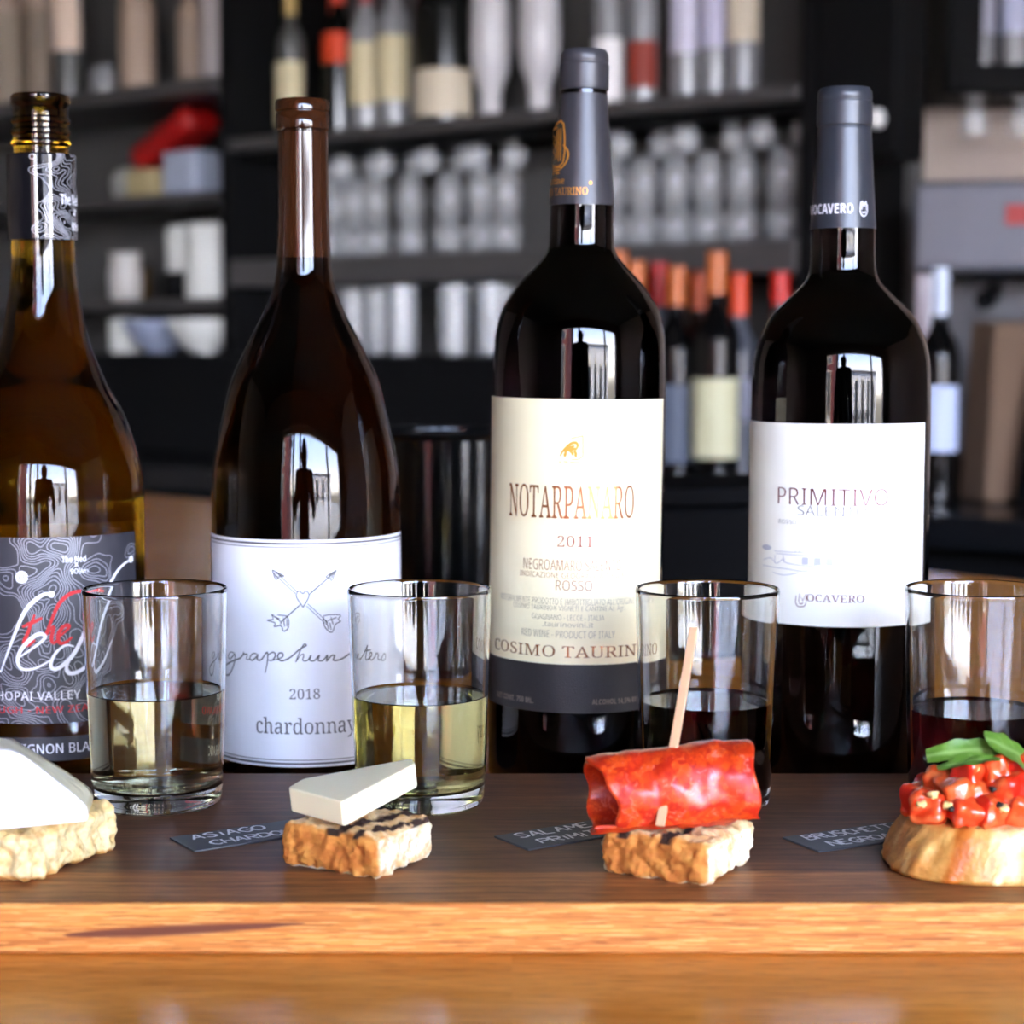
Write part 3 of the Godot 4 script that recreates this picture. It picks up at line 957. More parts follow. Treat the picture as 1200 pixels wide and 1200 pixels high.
func bottle_ivory_label() -> void:
	var r := 0.0413
	var t := thing("wine_bottle", "black red-wine bottle with a plain ivory label and slate capsule, rightmost on the bar", "wine bottle", Vector3(0.1513, BAR, BOTTLE_Z))
	var pr := pf(base_ring(41.3))
	pr.append_array(smooth(pf([41.3, 10, 41.3, 60, 41.1, 120, 40.9, 170, 40.5, 192, 39.2, 202, 37.0, 209, 32.3, 217.7, 22.4, 227.6, 16.6, 234, 14.8, 241, 14.6, 256]), 5))
	pr.append_array(pf([14.0, 268, 10.6, 316, 0, 316]))
	part("glass_bottle", lathe(pr, 96), M.black_glass, t)
	var cap := part("capsule", lathe(pf([14.3, 257, 14.9, 257, 14.8, 258.5, 13.4, 280, 12.2, 301.8, 11.9, 302.4, 11.9, 303, 12.6, 303.6, 12.6, 314, 12.2, 314.4, 12.2, 315, 12.4, 315.6, 12.2, 318.6, 11.2, 320.4, 0, 321]), 64), M.capsule_slate, t)
	var cw := MB.new()
	words_on(cw, [["MOCAVERO", -88, 7.6, 263.3, 267.8]], sans_bold, 0.0146, 0.0004)
	for s in [[5.6, 268.6, 5.2, 264.6, 6.4, 262.4, 8.0, 262.4, 9.2, 264.6, 9.0, 267.6], [6.0, 265, 6.3, 269.0, 7.2, 266.4, 8.2, 269.0, 8.6, 265], [6.2, 264.2, 7.2, 263.6, 8.2, 264.3]]:
		stroke_into(cw, s, 0.0004, 0.0005, 0.0146, 0.0004, 3)
	part("lettering", cw.mesh(), M.ink_white, cap)
	var lab := part("front_label", label_patch(r, -91.5, 55.2, 79.5, 169.7), M.paper_ivory, t)
	var w := MB.new()
	words_on(w, [["PRIMITIVO", -49.6, 21.1, 133.6, 141.0]], sans_thin, r)
	words_on(w, [["OCAVERO", -28.5, 6.7, 90.5, 93.9]], serif, r)
	for s in [[-25.56, 92.8, -25.72, 89.6, -24.59, 88.1, -23.00, 87.9, -21.44, 88.5, -20.82, 90.0], [-24.19, 89.7, -23.16, 89.1, -22.06, 89.9]]:
		stroke_into(w, s, 0.0003, 0.0004, r, 0.0006, 4)
	stroke_into(w, [-24.19, 90.2, -23.95, 93.8, -22.37, 90.7, -20.82, 93.8, -20.73, 90.5], 0.0004, 0.0005, r, 0.0006, 1)
	part("wine_red_lettering", w.mesh(), M.ink_wine, lab)
	var gl := MB.new()
	words_on(gl, [["SALENTO", -35.1, 7.3, 128.9, 133.2], ["ROSSO", -48.9, -36.1, 124.7, 126.6]], sans_thin, r)
	part("grey_lettering", gl.mesh(), M.ink_grey, lab)
	var e := MB.new()
	for s in [[-37.78, 112.0, -31.27, 112.0, -25.39, 112.2, -17.62, 112.9], [-26.21, 111.8, -26.04, 113.0], [-24.19, 112.0, -24.11, 113.3],
			[-44.84, 107.4, -39.82, 108.6, -36.32, 106.4, -32.16, 108.9, -31.27, 107.2, -25.39, 106.6, -19.13, 106.4, -10.95, 108.3],
			[-45.45, 104.8, -37.78, 104.5, -31.27, 104.4, -23.00, 103.9, -19.90, 104.4], [-38.79, 102.3, -32.16, 101.5, -24.59, 103.1], [-37.29, 110.2, -37.29, 106.7], [-32.60, 110.6, -32.16, 107.1], [-36.80, 111.0, -28.69, 111.0, -19.90, 111.3]]:
		stroke_into(e, s, 0.0003, 0.0004, r, 0.0006, 4)
	stroke_into(e, [-46.07, 113.2, -39.61, 113.2], 0.0005, 0.0026, r, 0.0006, 5)
	for x in [-21.5, -15.9, -10.6]:                 # the arches
		stroke_into(e, [x, 106.9, x, 110.2], 0.0028, 0.0030, r, 0.0007, 3)
	for s in [[-10.95, 149.7, -9.85, 149.2, -9.12, 149.7], [-9.85, 149.2, -7.67, 149.2], [-8.40, 149.9, -8.03, 148.8]]:
		stroke_into(e, s, 0.0003, 0.0004, r, 0.0006, 2)
	part("drawing", e.mesh(), M.ink_mist, lab)

# ---------------------------------------------------------------- board and tumblers
func board_and_tumblers() -> void:
	# one long plank: its section runs from the back over the top to the front and is drawn along x
	var z0 := -0.8447
	var z1 := -0.6458
	var prof := []
	prof.append(Vector2(z0, BAR + 0.0005))
	prof.append(Vector2(z0, BOARD - 0.001))
	prof.append(Vector2(z0 + 0.001, BOARD))
	for k in 12:
		prof.append(Vector2(lerpf(z0 + 0.002, z1 - 0.002, k / 11.0), BOARD))
	for k in 4:
		var a := PI / 2 * (k + 1) / 4.0
		prof.append(Vector2(z1 - 0.0016 + 0.0016 * sin(a), BOARD - 0.0016 + 0.0016 * cos(a)))
	prof.append(Vector2(z1, BAR + 0.001))
	prof.append(Vector2(z1 - 0.001, BAR + 0.0002))
	prof.append(Vector2(z0, BAR + 0.0005))
	var half := 0.72
	var mb := MB.new()
	for k in prof.size() - 1:
		var a: Vector2 = prof[k]
		var b: Vector2 = prof[k + 1]
		var vv := []
		for q in [a, b]:
			if q.x >= z1 - 0.0016 + 0.0005 and q.y < BOARD - 0.0004:
				vv.append(0.905 + 0.095 * clampf((BOARD - q.y) / 0.0182, 0, 1))
			else:
				vv.append(clampf((q.x - z0) / (z1 - z0), 0, 1) * 0.9)
		if k == prof.size() - 2:
			vv = [0.98, 0.99]
		var cols := 8
		for j in cols:
			var xa := lerpf(-half, half, j / float(cols))
			var xb := lerpf(-half, half, (j + 1) / float(cols))
			mb.flat_quad(Vector3(xa, b.y, b.x), Vector3(xb, b.y, b.x), Vector3(xb, a.y, a.x), Vector3(xa, a.y, a.x), Vector2(j / float(cols), vv[1]), Vector2((j + 1) / float(cols), vv[1]), Vector2((j + 1) / float(cols), vv[0]), Vector2(j / float(cols), vv[0]))
	var ring := PackedVector2Array(prof.slice(0, prof.size() - 1))
	var ids := Geometry2D.triangulate_polygon(ring)
	for k in range(0, ids.size(), 3):
		var q := [ring[ids[k]], ring[ids[k + 1]], ring[ids[k + 2]]]
		if (q[1] - q[0]).cross(q[2] - q[0]) > 0:
			q = [q[0], q[2], q[1]]
		mb.flat_tri(Vector3(half, q[0].y, q[0].x), Vector3(half, q[1].y, q[1].x), Vector3(half, q[2].y, q[2].x))
		mb.flat_tri(Vector3(-half, q[0].y, q[0].x), Vector3(-half, q[2].y, q[2].x), Vector3(-half, q[1].y, q[1].x))
	solo("serving_board", mb.mesh(), M.board, Vector3.ZERO, "long walnut serving board with a pale orange front edge", "board")

	var wines := [[-0.1448, 46.5, M.pale_wine, "tumbler of pale white wine in front of the slate-labelled bottle"],
			[-0.0375, 44.8, M.white_wine, "tumbler of golden white wine behind the cheese wedge"],
			[0.0792, 42.4, M.red_wine, "tumbler of red wine behind the rolled salami"],
			[0.1889, 38.7, M.red_wine, "tumbler of red wine behind the tomato bruschetta, at the right edge"]]
	var shell := lathe(pf([0, 1.6, 16, 1.4, 21, 0.5, 23, 0, 24.6, 0.3, 25.7, 1.5, 26.2, 4, 26.5, 8, 28.0, 50, 29.2, 86.6, 29.3, 87.6, 29.1, 88.3, 28.6, 88.6, 28.1, 88.4, 27.8, 87.6, 27.7, 86.6, 26.5, 50, 25.1, 12, 24.4, 9.4, 22.4, 8.0, 18, 7.4, 0, 7.0]), 96)
	for w in wines:
		var t := thing("tumbler", w[3], "glass", Vector3(w[0], BOARD, -0.79), 0.0, "tumblers of wine on the board")
		part("glass", shell, M.clear, t)
		var h: float = w[1]
		var rr: float = 25.5 + (h - 12.0) * 0.03685
		# the wine reaches a little into the wall, as wet glass has no air gap
		part("wine", lathe(pf([0, 6.7, 18, 7.1, 22.6, 7.7, 24.7, 9.2, 25.5, 12, rr, h + 0.5, rr - 0.7, h, rr - 2.0, h - 0.3, 0, h - 0.3]), 96), w[2], t)

# ---------------------------------------------------------------- the four bites
const PEN := {                                       # capitals as pen strokes on a 4 x 6 grid
	"A": [[0, 0, 2, 6], [2, 6, 4, 0], [0.8, 2.2, 3.2, 2.2]], "B": [[0, 0, 0, 6], [0, 6, 3, 5.6, 3, 3.6, 0, 3.2], [0, 3.2, 3.8, 2.8, 3.6, 0.4, 0, 0]],
	"C": [[4, 5.2, 2.2, 6, 0.2, 4, 0.2, 2, 2.2, 0, 4, 0.8]], "D": [[0, 0, 0, 6], [0, 6, 3.6, 5, 3.8, 1.4, 0, 0]], "E": [[0, 0, 0, 6], [0, 6, 3.6, 6], [0, 3.1, 3, 3.1], [0, 0, 3.6, 0]],
	"G": [[4, 5.2, 2.2, 6, 0.2, 4, 0.2, 2, 2.2, 0, 4, 1, 4, 2.8, 2.4, 2.8]], "H": [[0, 0, 0, 6], [4, 0, 4, 6], [0, 3, 4, 3]], "I": [[1, 0, 1, 4.6], [1, 5.6, 1, 6]],
	"L": [[0, 6, 0, 0], [0, 0, 3.4, 0]], "M": [[0, 0, 0.4, 6], [0.4, 6, 2.2, 2], [2.2, 2, 4, 6], [4, 6, 4.4, 0]], "N": [[0, 0, 0, 6], [0, 6, 4, 0], [4, 0, 4, 6]],
	"O": [[2, 6, 0.1, 4.4, 0.1, 1.6, 2, 0, 3.9, 1.6, 3.9, 4.4, 2, 6]], "P": [[0, 0, 0, 6], [0, 6, 3.6, 5.4, 3.6, 3.2, 0, 2.8]], "R": [[0, 0, 0, 6], [0, 6, 3.6, 5.4, 3.4, 3.2, 0, 3], [1.4, 3, 4, 0]],
	"S": [[3.8, 5.2, 2, 6, 0.3, 5, 0.9, 3.5, 3.2, 2.7, 3.8, 1.2, 2, 0, 0.2, 0.8]], "T": [[2, 0, 2, 6], [0, 6, 4, 6]], "U": [[0, 6, 0.1, 1.4, 2, 0, 3.9, 1.4, 4, 6]], "V": [[0, 6, 2, 0], [2, 0, 4, 6]], "Y": [[0, 6, 2, 3], [4, 6, 2, 3], [2, 3, 2, 0]],
}

func chalk_line(mb: MB, words: String, x0: float, y0: float, wide: float, high: float, rng: RandomNumberGenerator) -> void:
	var x := x0
	for k in words.length():
		var w := wide * (0.55 if words[k] == "I" else 1.0)
		for s in PEN[words[k]]:
			var f := []
			for j in range(0, s.size(), 2):
				f.append(x + s[j] / 4.0 * wide * 0.8 + s[j + 1] * 0.02 * wide)
				f.append(y0 + s[j + 1] / 6.0 * high + rng.randf_range(-0.02, 0.02) * high)
			stroke_into(mb, f, 0.0010, 0.0012, 0.0, 0.0004, 1 if s.size() == 4 else 4, 1.0)
		x += w

func card(at: Vector3, deg: float, long: float, first: String, second: String, w1: float, w2: float, label: String, rng: RandomNumberGenerator) -> void:
	var t := thing("name_card", label, "card", at, deg_to_rad(deg), "name cards on the board")
	part("card", box(Vector3(long, 0.0008, 0.0235), 0.0003, Vector3(long / 2.0, 0.0004, 0)), M.slate, t)
	var mb := MB.new()
	chalk_line(mb, first, 0.006, 0.0022, w1, 0.0068, rng)
	chalk_line(mb, second, 0.009, -0.0088, w2, 0.0064, rng)
	var o := part("lettering", mb.mesh(), M.chalk, t)
	o.transform = Transform3D(Basis(Vector3.RIGHT, -PI / 2), Vector3(0, 0.0007, 0))

func bites() -> void:
	var rng := RandomNumberGenerator.new()
	rng.seed = 11
	card(Vector3(-0.1235, BOARD, -0.7205), 33, 0.066, "ASIAGO", "CHARDONNAY", 0.0056, 0.0050, "dark card reading ASIAGO CHARDONNAY beside the cheese toast", rng)
	card(Vector3(-0.0005, BOARD, -0.7228), 33, 0.068, "SALAME", "PRIMITIVO", 0.0058, 0.0053, "dark card reading SALAME PRIMITIVO left of the salami toast", rng)
	card(Vector3(0.1078, BOARD, -0.7205), 27, 0.072, "BRUSCHETTA", "NEGROAMARO", 0.0046, 0.0049, "dark card reading BRUSCHETTA NEGROAMARO left of the tomato bruschetta", rng)
	brie_bite()
	cheese_bite()
	salami_bite()
	bruschetta(rng)

func bread_tint(seed_: int, crust: Color, toast: Color, crumb: Color, crust_face: Vector3, char_rows: Array, top_y: float) -> Callable:
	var a := noise(seed_, 0.16, 3)
	return func(p: Vector3, nn: Vector3) -> Color:
		var q := p * 1000.0
		var k := smoothstep(0.25, 0.75, nn.dot(crust_face) + 0.18 * a.get_noise_3dv(q * 1.3))
		var c := crumb.lerp(toast, clampf(0.10 + 0.8 * a.get_noise_3dv(q), 0.0, 0.6))
		c = c.lerp(crust.lerp(toast, clampf(0.45 + 1.1 * a.get_noise_3dv(q * 0.8 + Vector3(50, 0, 0)), 0.0, 1.0)), k)
		if nn.y > 0.3:
			c = c.lerp(toast, 0.4)
			for r in char_rows:                       # grill marks burnt into the top
				var d := absf(q.x * r[0] + q.z * r[1] - r[2]) + 1.6 * a.get_noise_3dv(q * 1.6)
				c = c.lerp(Color(0.16, 0.08, 0.05), smoothstep(r[3], r[3] * 0.4, d) * 0.93)
		return c.srgb_to_linear()

func brie_bite() -> void:
	var t := thing("bread_piece", "thick piece of white bread under the brie, at the left edge", "bread", Vector3(-0.1779, BOARD + 0.009, -0.7003), deg_to_rad(-23.4))
	var tint := bread_tint(101, Color(0.84, 0.60, 0.32), Color(0.90, 0.72, 0.44), Color(0.94, 0.88, 0.70), Vector3(0.0, -0.9, 0.3), [], 0.0)
	part("bread", lump(Vector3(0.045, 0.018, 0.054), 0.0035, 70, noise(102, 0.10, 5), 0.0030, tint), M.bread, t)
	# brie: a wedge on its side, rind to the front, cut paste on its sloping top
	var base := Vector3(-0.1778, 1.0872, -0.6692)
	var e := Vector3(0.91448, 0, -0.40464)
	var back := Vector3(-0.40464, 0, -0.91448)
	var w := thing("brie_wedge", "soft white brie wedge lying on the bread at the left edge", "cheese", base)
	var outline := smooth(pf([-14, 0, -14, 27.5, -6, 29.6, 0.6, 28.2, 5.8, 27.0, 10.1, 24.1, 21.2, 14.3, 28.2, 7.6, 30.2, 4.4, 30.3, 1.2, 29.0, 0]), 3)
	var nz := noise(105, 0.12, 3)
	var rind := MB.new()
	var paste := MB.new()
	var lift := Vector3(0, 0.0, 0)
	var cen := e * 0.008 + Vector3.UP * 0.012
	var rows := 7
	var cnt := outline.size()
	var grid := []
	for j in rows + 1:                               # from the rounded rim of the rind back through the paste
		var f := float(j) / rows
		for k in cnt:
			var q := e * outline[k].x + Vector3.UP * outline[k].y
			var d := back * (0.0245 * f) + e * 0.0072 * f * clampf(outline[k].x / 0.03, 0.0, 1.0)
			var p := q + d + lift
			p += Vector3.UP * 0.0007 * nz.get_noise_3dv(p * 1000.0) * (1.0 if outline[k].y > 0.001 else 0.0)
			grid.append(p)
	for j in rows:
		for k in cnt:
			var a := paste.add(grid[j * cnt + k])
			var b := paste.add(grid[j * cnt + (k + 1) % cnt])
			var c := paste.add(grid[(j + 1) * cnt + (k + 1) % cnt])
			var d := paste.add(grid[(j + 1) * cnt + k])
			paste.quad(a, b, c, d)
	var mid := paste.add(cen + back * 0.0245 + e * 0.003)
	for k in cnt:
		paste.tri(mid, paste.add(grid[rows * cnt + k]), paste.add(grid[rows * cnt + (k + 1) % cnt]))
	paste.weld()
	part("paste", paste.mesh(), M.brie_paste, w)
	var inner := []
	for ring in 5:                                   # a slightly domed rind in front
		var s := [1.012, 1.012, 0.965, 0.7, 0.35][ring] as float
		var o := [0.0028, -0.0006, -0.0018, -0.0026, -0.0030][ring] as float
		for k in cnt:
			var q := e * outline[k].x + Vector3.UP * outline[k].y
			q = cen + (q - cen) * s + back * o
			q.y = maxf(q.y, 0.0)
			inner.append(q + back * 0.0006 * nz.get_noise_3dv(q * 1500.0))
	for ring in 4:
		for k in cnt:
			rind.quad(rind.add(inner[ring * cnt + k]), rind.add(inner[(ring + 1) * cnt + k]), rind.add(inner[(ring + 1) * cnt + (k + 1) % cnt]), rind.add(inner[ring * cnt + (k + 1) % cnt]))
	var tip := rind.add(cen - back * 0.0031)
	for k in cnt:
		rind.tri(tip, rind.add(inner[4 * cnt + (k + 1) % cnt]), rind.add(inner[4 * cnt + k]))
	rind.weld()
	part("rind", rind.mesh(), M.brie_rind, w)

func cheese_bite() -> void:
	var t := thing("bread_piece", "grilled bread cube with a golden crust under the firm cheese wedge", "bread", Vector3(-0.0556, BOARD + 0.0078, -0.6992), deg_to_rad(-30))
	var tint := bread_tint(111, Color(0.70, 0.40, 0.14), Color(0.82, 0.56, 0.26), Color(0.95, 0.92, 0.84), Vector3(0, 0, 1), [[1.0, 0.25, 6.5, 3.6], [1.0, 0.25, 17.0, 2.6]], 0.0)
	part("bread", lump(Vector3(0.041, 0.0156, 0.038), 0.003, 76, noise(112, 0.12, 6), 0.0022, tint), M.bread, t)
	var w := thing("cheese_wedge", "pale triangular wedge of firm cheese on the grilled bread cube", "cheese", Vector3(0, 0, 0))
	var tops := [Vector3(-0.0813, 1.0950, -0.7000), Vector3(-0.0600, 1.0944, -0.6800), Vector3(-0.0356, 1.1010, -0.7130), Vector3(-0.0372, 1.1016, -0.7190), Vector3(-0.0770, 1.0962, -0.7085)]
	var top := []
	for k in tops.size():                            # round the corners a little
		var p: Vector3 = tops[k]
		var a: Vector3 = tops[(k + tops.size() - 1) % tops.size()]
		var b: Vector3 = tops[(k + 1) % tops.size()]
		var q0 := p + (a - p).normalized() * 0.0014
		var q1 := p + (b - p).normalized() * 0.0014
		for j in 4:
			var f := j / 3.0
			top.append(q0.lerp(p, f).lerp(p.lerp(q1, f), f))
	var cnt := top.size()
	var cen := Vector3.ZERO
	for p in top:
		cen += p / cnt
	var mb := MB.new()
	var up := Vector3(-0.09, 0.985, 0.12).normalized()
	var rings := []
	for r in [[0.965, 0.0], [0.99, 0.0002], [1.0, 0.0008], [1.0, 0.0086], [0.985, 0.0092], [0.95, 0.0094]]:
		var ring := []
		for p in top:
			ring.append(cen + (p - cen) * r[0] - up * r[1])
		rings.append(ring)
	for j in rings.size() - 1:
		for k in cnt:
			var k2 := (k + 1) % cnt
			mb.quad(mb.add(rings[j + 1][k]), mb.add(rings[j + 1][k2]), mb.add(rings[j][k2]), mb.add(rings[j][k]))
	var c0 := mb.add(cen)
	var c1 := mb.add(cen - up * 0.0094)
	for k in cnt:
		var k2 := (k + 1) % cnt
		mb.tri(c0, mb.add(rings[0][k]), mb.add(rings[0][k2]))
		mb.tri(c1, mb.add(rings[-1][k2]), mb.add(rings[-1][k]))
	mb.weld()
	part("cheese", mb.mesh(), M.cheese, w)

func salami_bite() -> void:
	var t := thing("bread_piece", "grilled bread cube with a browned crust under the salami roll", "bread", Vector3(0.0598, BOARD + 0.0080, -0.6912), deg_to_rad(-30))
	var tint := bread_tint(121, Color(0.70, 0.41, 0.15), Color(0.82, 0.56, 0.26), Color(0.95, 0.92, 0.84), Vector3(0, 0, 1), [[1.0, 0.2, -8.0, 3.2], [1.0, 0.2, 9.0, 3.0]], 0.0)
	part("bread", lump(Vector3(0.041, 0.016, 0.042), 0.0035, 76, noise(122, 0.12, 6), 0.0024, tint), M.bread, t)
	var s := thing("salami_roll", "rolled slice of red marbled salami pinned on the bread", "salami", Vector3(0.0562, 1.0988, -0.6845), deg_to_rad(2))
	s.rotation.z = deg_to_rad(4.5)
	# section of the rolled slice (z towards the viewer, y up), from inside below round the back to the front flap
	var sec := smooth(pf([10.5, -10.6, 6.0, -13.4, -1.0, -14.6, -9.0, -12.6, -13.6, -6.0, -14.2, 2.0, -11.0, 9.6, -4.0, 13.6, 4.0, 13.2, 10.4, 9.0, 13.6, 2.2, 13.8, -4.6, 12.0, -9.4, 11.2, -10.8]), 4)
	var low := sec.size()
	var nz := noise(124, 0.06, 3)
	var mb := MB.new()
	var cols := 40
	var outer := []
	var inner := []
	for k in low:
		var f := float(k) / (low - 1)
		var tan := (sec[mini(k + 1, low - 1)] - sec[maxi(k - 1, 0)]).normalized()
		var nn := Vector2(-tan.y, tan.x)
		if nn.dot(sec[k]) < 0:
			nn = -nn
		var left := -0.0290 + 0.0085 * smoothstep(0.55, 0.82, f) + 0.0008 * sin(f * 40.0)
		var right := 0.0290 - 0.0085 * smoothstep(0.34, 0.08, f) + 0.0008 * sin(f * 31.0 + 1.0)
		for j in cols + 1:
			var x := lerpf(left, right, j / float(cols))
			var w := nz.get_noise_3d(x * 1000.0, sec[k].x * 1000.0, sec[k].y * 1000.0) * 0.0016 * smoothstep(0.0, 0.1, f)
			var grow := 1.0 + 0.04 * x / 0.029
			var q := sec[k] * grow + nn * w
			var uv := Vector2(x / 0.06 + 0.5, f * 1.5)
			outer.append([Vector3(x, q.y, q.x), uv])
			q -= nn * 0.0011
			inner.append([Vector3(x, q.y, q.x), uv + Vector2(0.3, 0.2)])
	var wide := cols + 1
	for side in 2:
		var g: Array = outer if side == 0 else inner
		for k in low - 1:
			for j in cols:
				var ids := []
				for c in [[k, j], [k, j + 1], [k + 1, j + 1], [k + 1, j]]:
					var e: Array = g[c[0] * wide + c[1]]
					ids.append(mb.add(e[0], Vector3.UP, e[1]))
				if side == 0:
					mb.quad(ids[3], ids[2], ids[1], ids[0])
				else:
					mb.quad(ids[0], ids[1], ids[2], ids[3])
	for k in low - 1:                                # the cut rims
		for j in [0, cols]:
			var a := mb.add(outer[k * wide + j][0], Vector3.UP, outer[k * wide + j][1])
			var b := mb.add(outer[(k + 1) * wide + j][0], Vector3.UP, outer[(k + 1) * wide + j][1])
			var c := mb.add(inner[(k + 1) * wide + j][0], Vector3.UP, inner[(k + 1) * wide + j][1])
			var d := mb.add(inner[k * wide + j][0], Vector3.UP, inner[k * wide + j][1])
			if j == 0:
				mb.quad(a, d, c, b)
			else:
				mb.quad(a, b, c, d)
	for j in cols:
		for k in [0, low - 1]:
			var a := mb.add(outer[k * wide + j][0], Vector3.UP, outer[k * wide + j][1])
			var b := mb.add(outer[k * wide + j + 1][0], Vector3.UP, outer[k * wide + j + 1][1])
			var c := mb.add(inner[k * wide + j + 1][0], Vector3.UP, inner[k * wide + j + 1][1])
			var d := mb.add(inner[k * wide + j][0], Vector3.UP, inner[k * wide + j][1])
			if k == 0:
				mb.quad(a, b, c, d)
			else:
				mb.quad(d, c, b, a)
	mb.weld()
	part("slice", mb.mesh(), M.salami, s)
	# the flat wooden pick, slanting back through the roll
	var p0 := Vector3(0.0512, 1.0886, -0.6678)
	var p1 := Vector3(0.0664, 1.1527, -0.7080)
	var dir := (p1 - p0).normalized()
	var side := Vector3(0.93, 0, 0.37)
	side = (side - dir * side.dot(dir)).normalized()
	var face := side.cross(dir)
	var pm := MB.new()
	var length := p0.distance_to(p1)
	box_into(pm, Vector3(0, length / 2.0, 0), Vector3(0.0033, length, 0.0017), 0.0005)
	for k in pm.v.size():                            # rounded upper end
		if pm.v[k].y > length * 0.99:
			pm.v[k].y -= 0.0011 * pow(absf(pm.v[k].x) / 0.00165, 2.0)
	var pk := solo("cocktail_pick", pm.mesh(), M.wood_pick, p0, "flat wooden pick stuck slanting through the salami roll", "pick")
	pk.basis = Basis(side, dir, face)

func bruschetta(rng: RandomNumberGenerator) -> void:
	var t := thing("baguette_slice", "boat-shaped slice of toasted baguette under the diced tomatoes", "bread", Vector3(0.1768, BOARD, -0.694))
	# outline of the foot, narrower above, roughened
	var a := noise(131, 0.10, 3)
	var mb := MB.new()
	var segs := 140
	var rows := [[0.0, 0.0], [0.9, 0.0], [0.985, 0.0006], [1.0, 0.0022], [0.96, 0.006], [0.90, 0.011], [0.84, 0.0155], [0.80, 0.0178], [0.74, 0.0190], [0.5, 0.0192], [0.25, 0.0192], [0.0, 0.0192]]
	var ids := []
	for r in rows:
		for j in segs:
			var an := TAU * j / segs
			var co := cos(an)
			var si := sin(an)
			var px := 0.0425 * signf(co) * pow(absf(co), 0.75)
			var pz := 0.031 * signf(si) * pow(absf(si), 0.75)
			var p := Vector3(px * r[0], r[1], pz * r[0])
			if r[1] > 0.0:
				p += Vector3(co, 0.2, si) * 0.0026 * a.get_noise_3dv(p * 1000.0) * r[0]
			var k := a.get_noise_3dv(p * 900.0 + Vector3(70, 0, 0))
			var c := Color(0.80, 0.55, 0.27).lerp(Color(0.90, 0.72, 0.43), clampf(0.5 + k * 1.2, 0.0, 1.0))
			c = c.lerp(Color(0.96, 0.89, 0.68), smoothstep(0.0, 0.3, a.get_noise_3dv(p * 1300.0 + Vector3(0, 0, 30)) + (0.25 if p.x > -0.010 else -0.35)))
			# tomato juice run down the side
			var run := absf(p.x + 0.0185 + 0.35 * (0.019 - p.y) + 0.0018 * k) / 0.0042
			if p.z > 0.0:
				c = c.lerp(Color(0.76, 0.38, 0.10), smoothstep(1.0, 0.35, run) * 0.8)
			ids.append(mb.add(p, Vector3.UP, Vector2(p.x, p.y + p.z), c.srgb_to_linear()))
	for i in rows.size() - 1:
		for j in segs:
			var b := (j + 1) % segs
			mb.quad(ids[i * segs + b], ids[i * segs + j], ids[(i + 1) * segs + j], ids[(i + 1) * segs + b])
	mb.weld()
	var crust: StandardMaterial3D = M.bread.duplicate()
	crust.roughness = 0.45
	part("bread", mb.mesh(), crust, t)
	# diced tomato: a heap of rounded, uneven dice
	var dice := []
	for k in 6:
		var nz := noise(140 + k, 0.09, 2)
		var size := Vector3(rng.randf_range(0.0105, 0.0150), rng.randf_range(0.0080, 0.0115), rng.randf_range(0.0085, 0.0125))
		var flesh := Color(0.66, 0.040, 0.010).lerp(Color(0.72, 0.10, 0.02), k / 5.0)
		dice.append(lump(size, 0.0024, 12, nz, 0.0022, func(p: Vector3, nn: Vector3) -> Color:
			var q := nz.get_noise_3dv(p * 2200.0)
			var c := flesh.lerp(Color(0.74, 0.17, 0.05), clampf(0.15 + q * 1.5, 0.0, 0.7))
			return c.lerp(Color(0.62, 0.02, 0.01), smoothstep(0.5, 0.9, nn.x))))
	var heap := [[-30, 24.2, 11], [-20, 24.0, 16.5], [-9, 24.2, 17.5], [2.5, 24.0, 17], [14, 24.0, 15.5], [25, 24.2, 12],
		[-32, 24, -1], [-21, 24, 4], [-10, 24, 6], [1, 24, 5], [12, 24, 4], [23, 24, 1], [-24, 24, -9], [-12, 24, -7], [0, 24, -8], [12, 24, -8],
		[-23, 32, 10.5], [-12.5, 32.2, 11.5], [-1.5, 32.4, 11.5], [9.5, 32.4, 9.5], [20, 32, 6], [-25, 32, -1], [-14, 32.5, 1], [-3, 33, 0], [8, 32.5, -2],
		[-14.5, 39.5, 5.5], [-4.5, 40.4, 7.0], [5.5, 39.6, 4.5], [-8, 39.0, -3.5]]
	for k in heap.size():
		var h: Array = heap[k]
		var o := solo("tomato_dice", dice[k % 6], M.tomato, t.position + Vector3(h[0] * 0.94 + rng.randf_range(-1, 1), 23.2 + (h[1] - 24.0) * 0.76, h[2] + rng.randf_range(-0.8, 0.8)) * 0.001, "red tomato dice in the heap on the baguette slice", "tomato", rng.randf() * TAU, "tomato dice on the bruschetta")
		o.rotation.x = rng.randf_range(-0.35, 0.35)
		o.rotation.z = rng.randf_range(-0.35, 0.35)
	# chopped garlic and herb flecks between the dice
	var bit := lump(Vector3(0.0034, 0.0026, 0.003), 0.0012, 6, noise(150, 0.5, 2), 0.0008, func(_p, _n): return Color.WHITE)
	for p in [[-31, 33, 17.5], [-26, 28.5, 19.5], [-6, 28, 22.4], [9, 25, 22.0], [17, 29, 18.5], [-35, 28, 15.5], [-2, 36.5, 16.0], [11, 36, 13.2], [-14, 43.5, 10.5]]:
		solo("garlic_piece", bit, M.garlic, t.position + Vector3(p[0] * 0.94, 23.0 + (p[1] - 24.0) * 0.76, p[2]) * 0.001, "small yellowish piece of chopped garlic among the tomato dice", "garlic", rng.randf() * TAU, "garlic pieces on the bruschetta")
	var fleck := lump(Vector3(0.0024, 0.0018, 0.0022), 0.0009, 5, noise(151, 0.7, 2), 0.0007, func(_p, _n): return Color.WHITE)
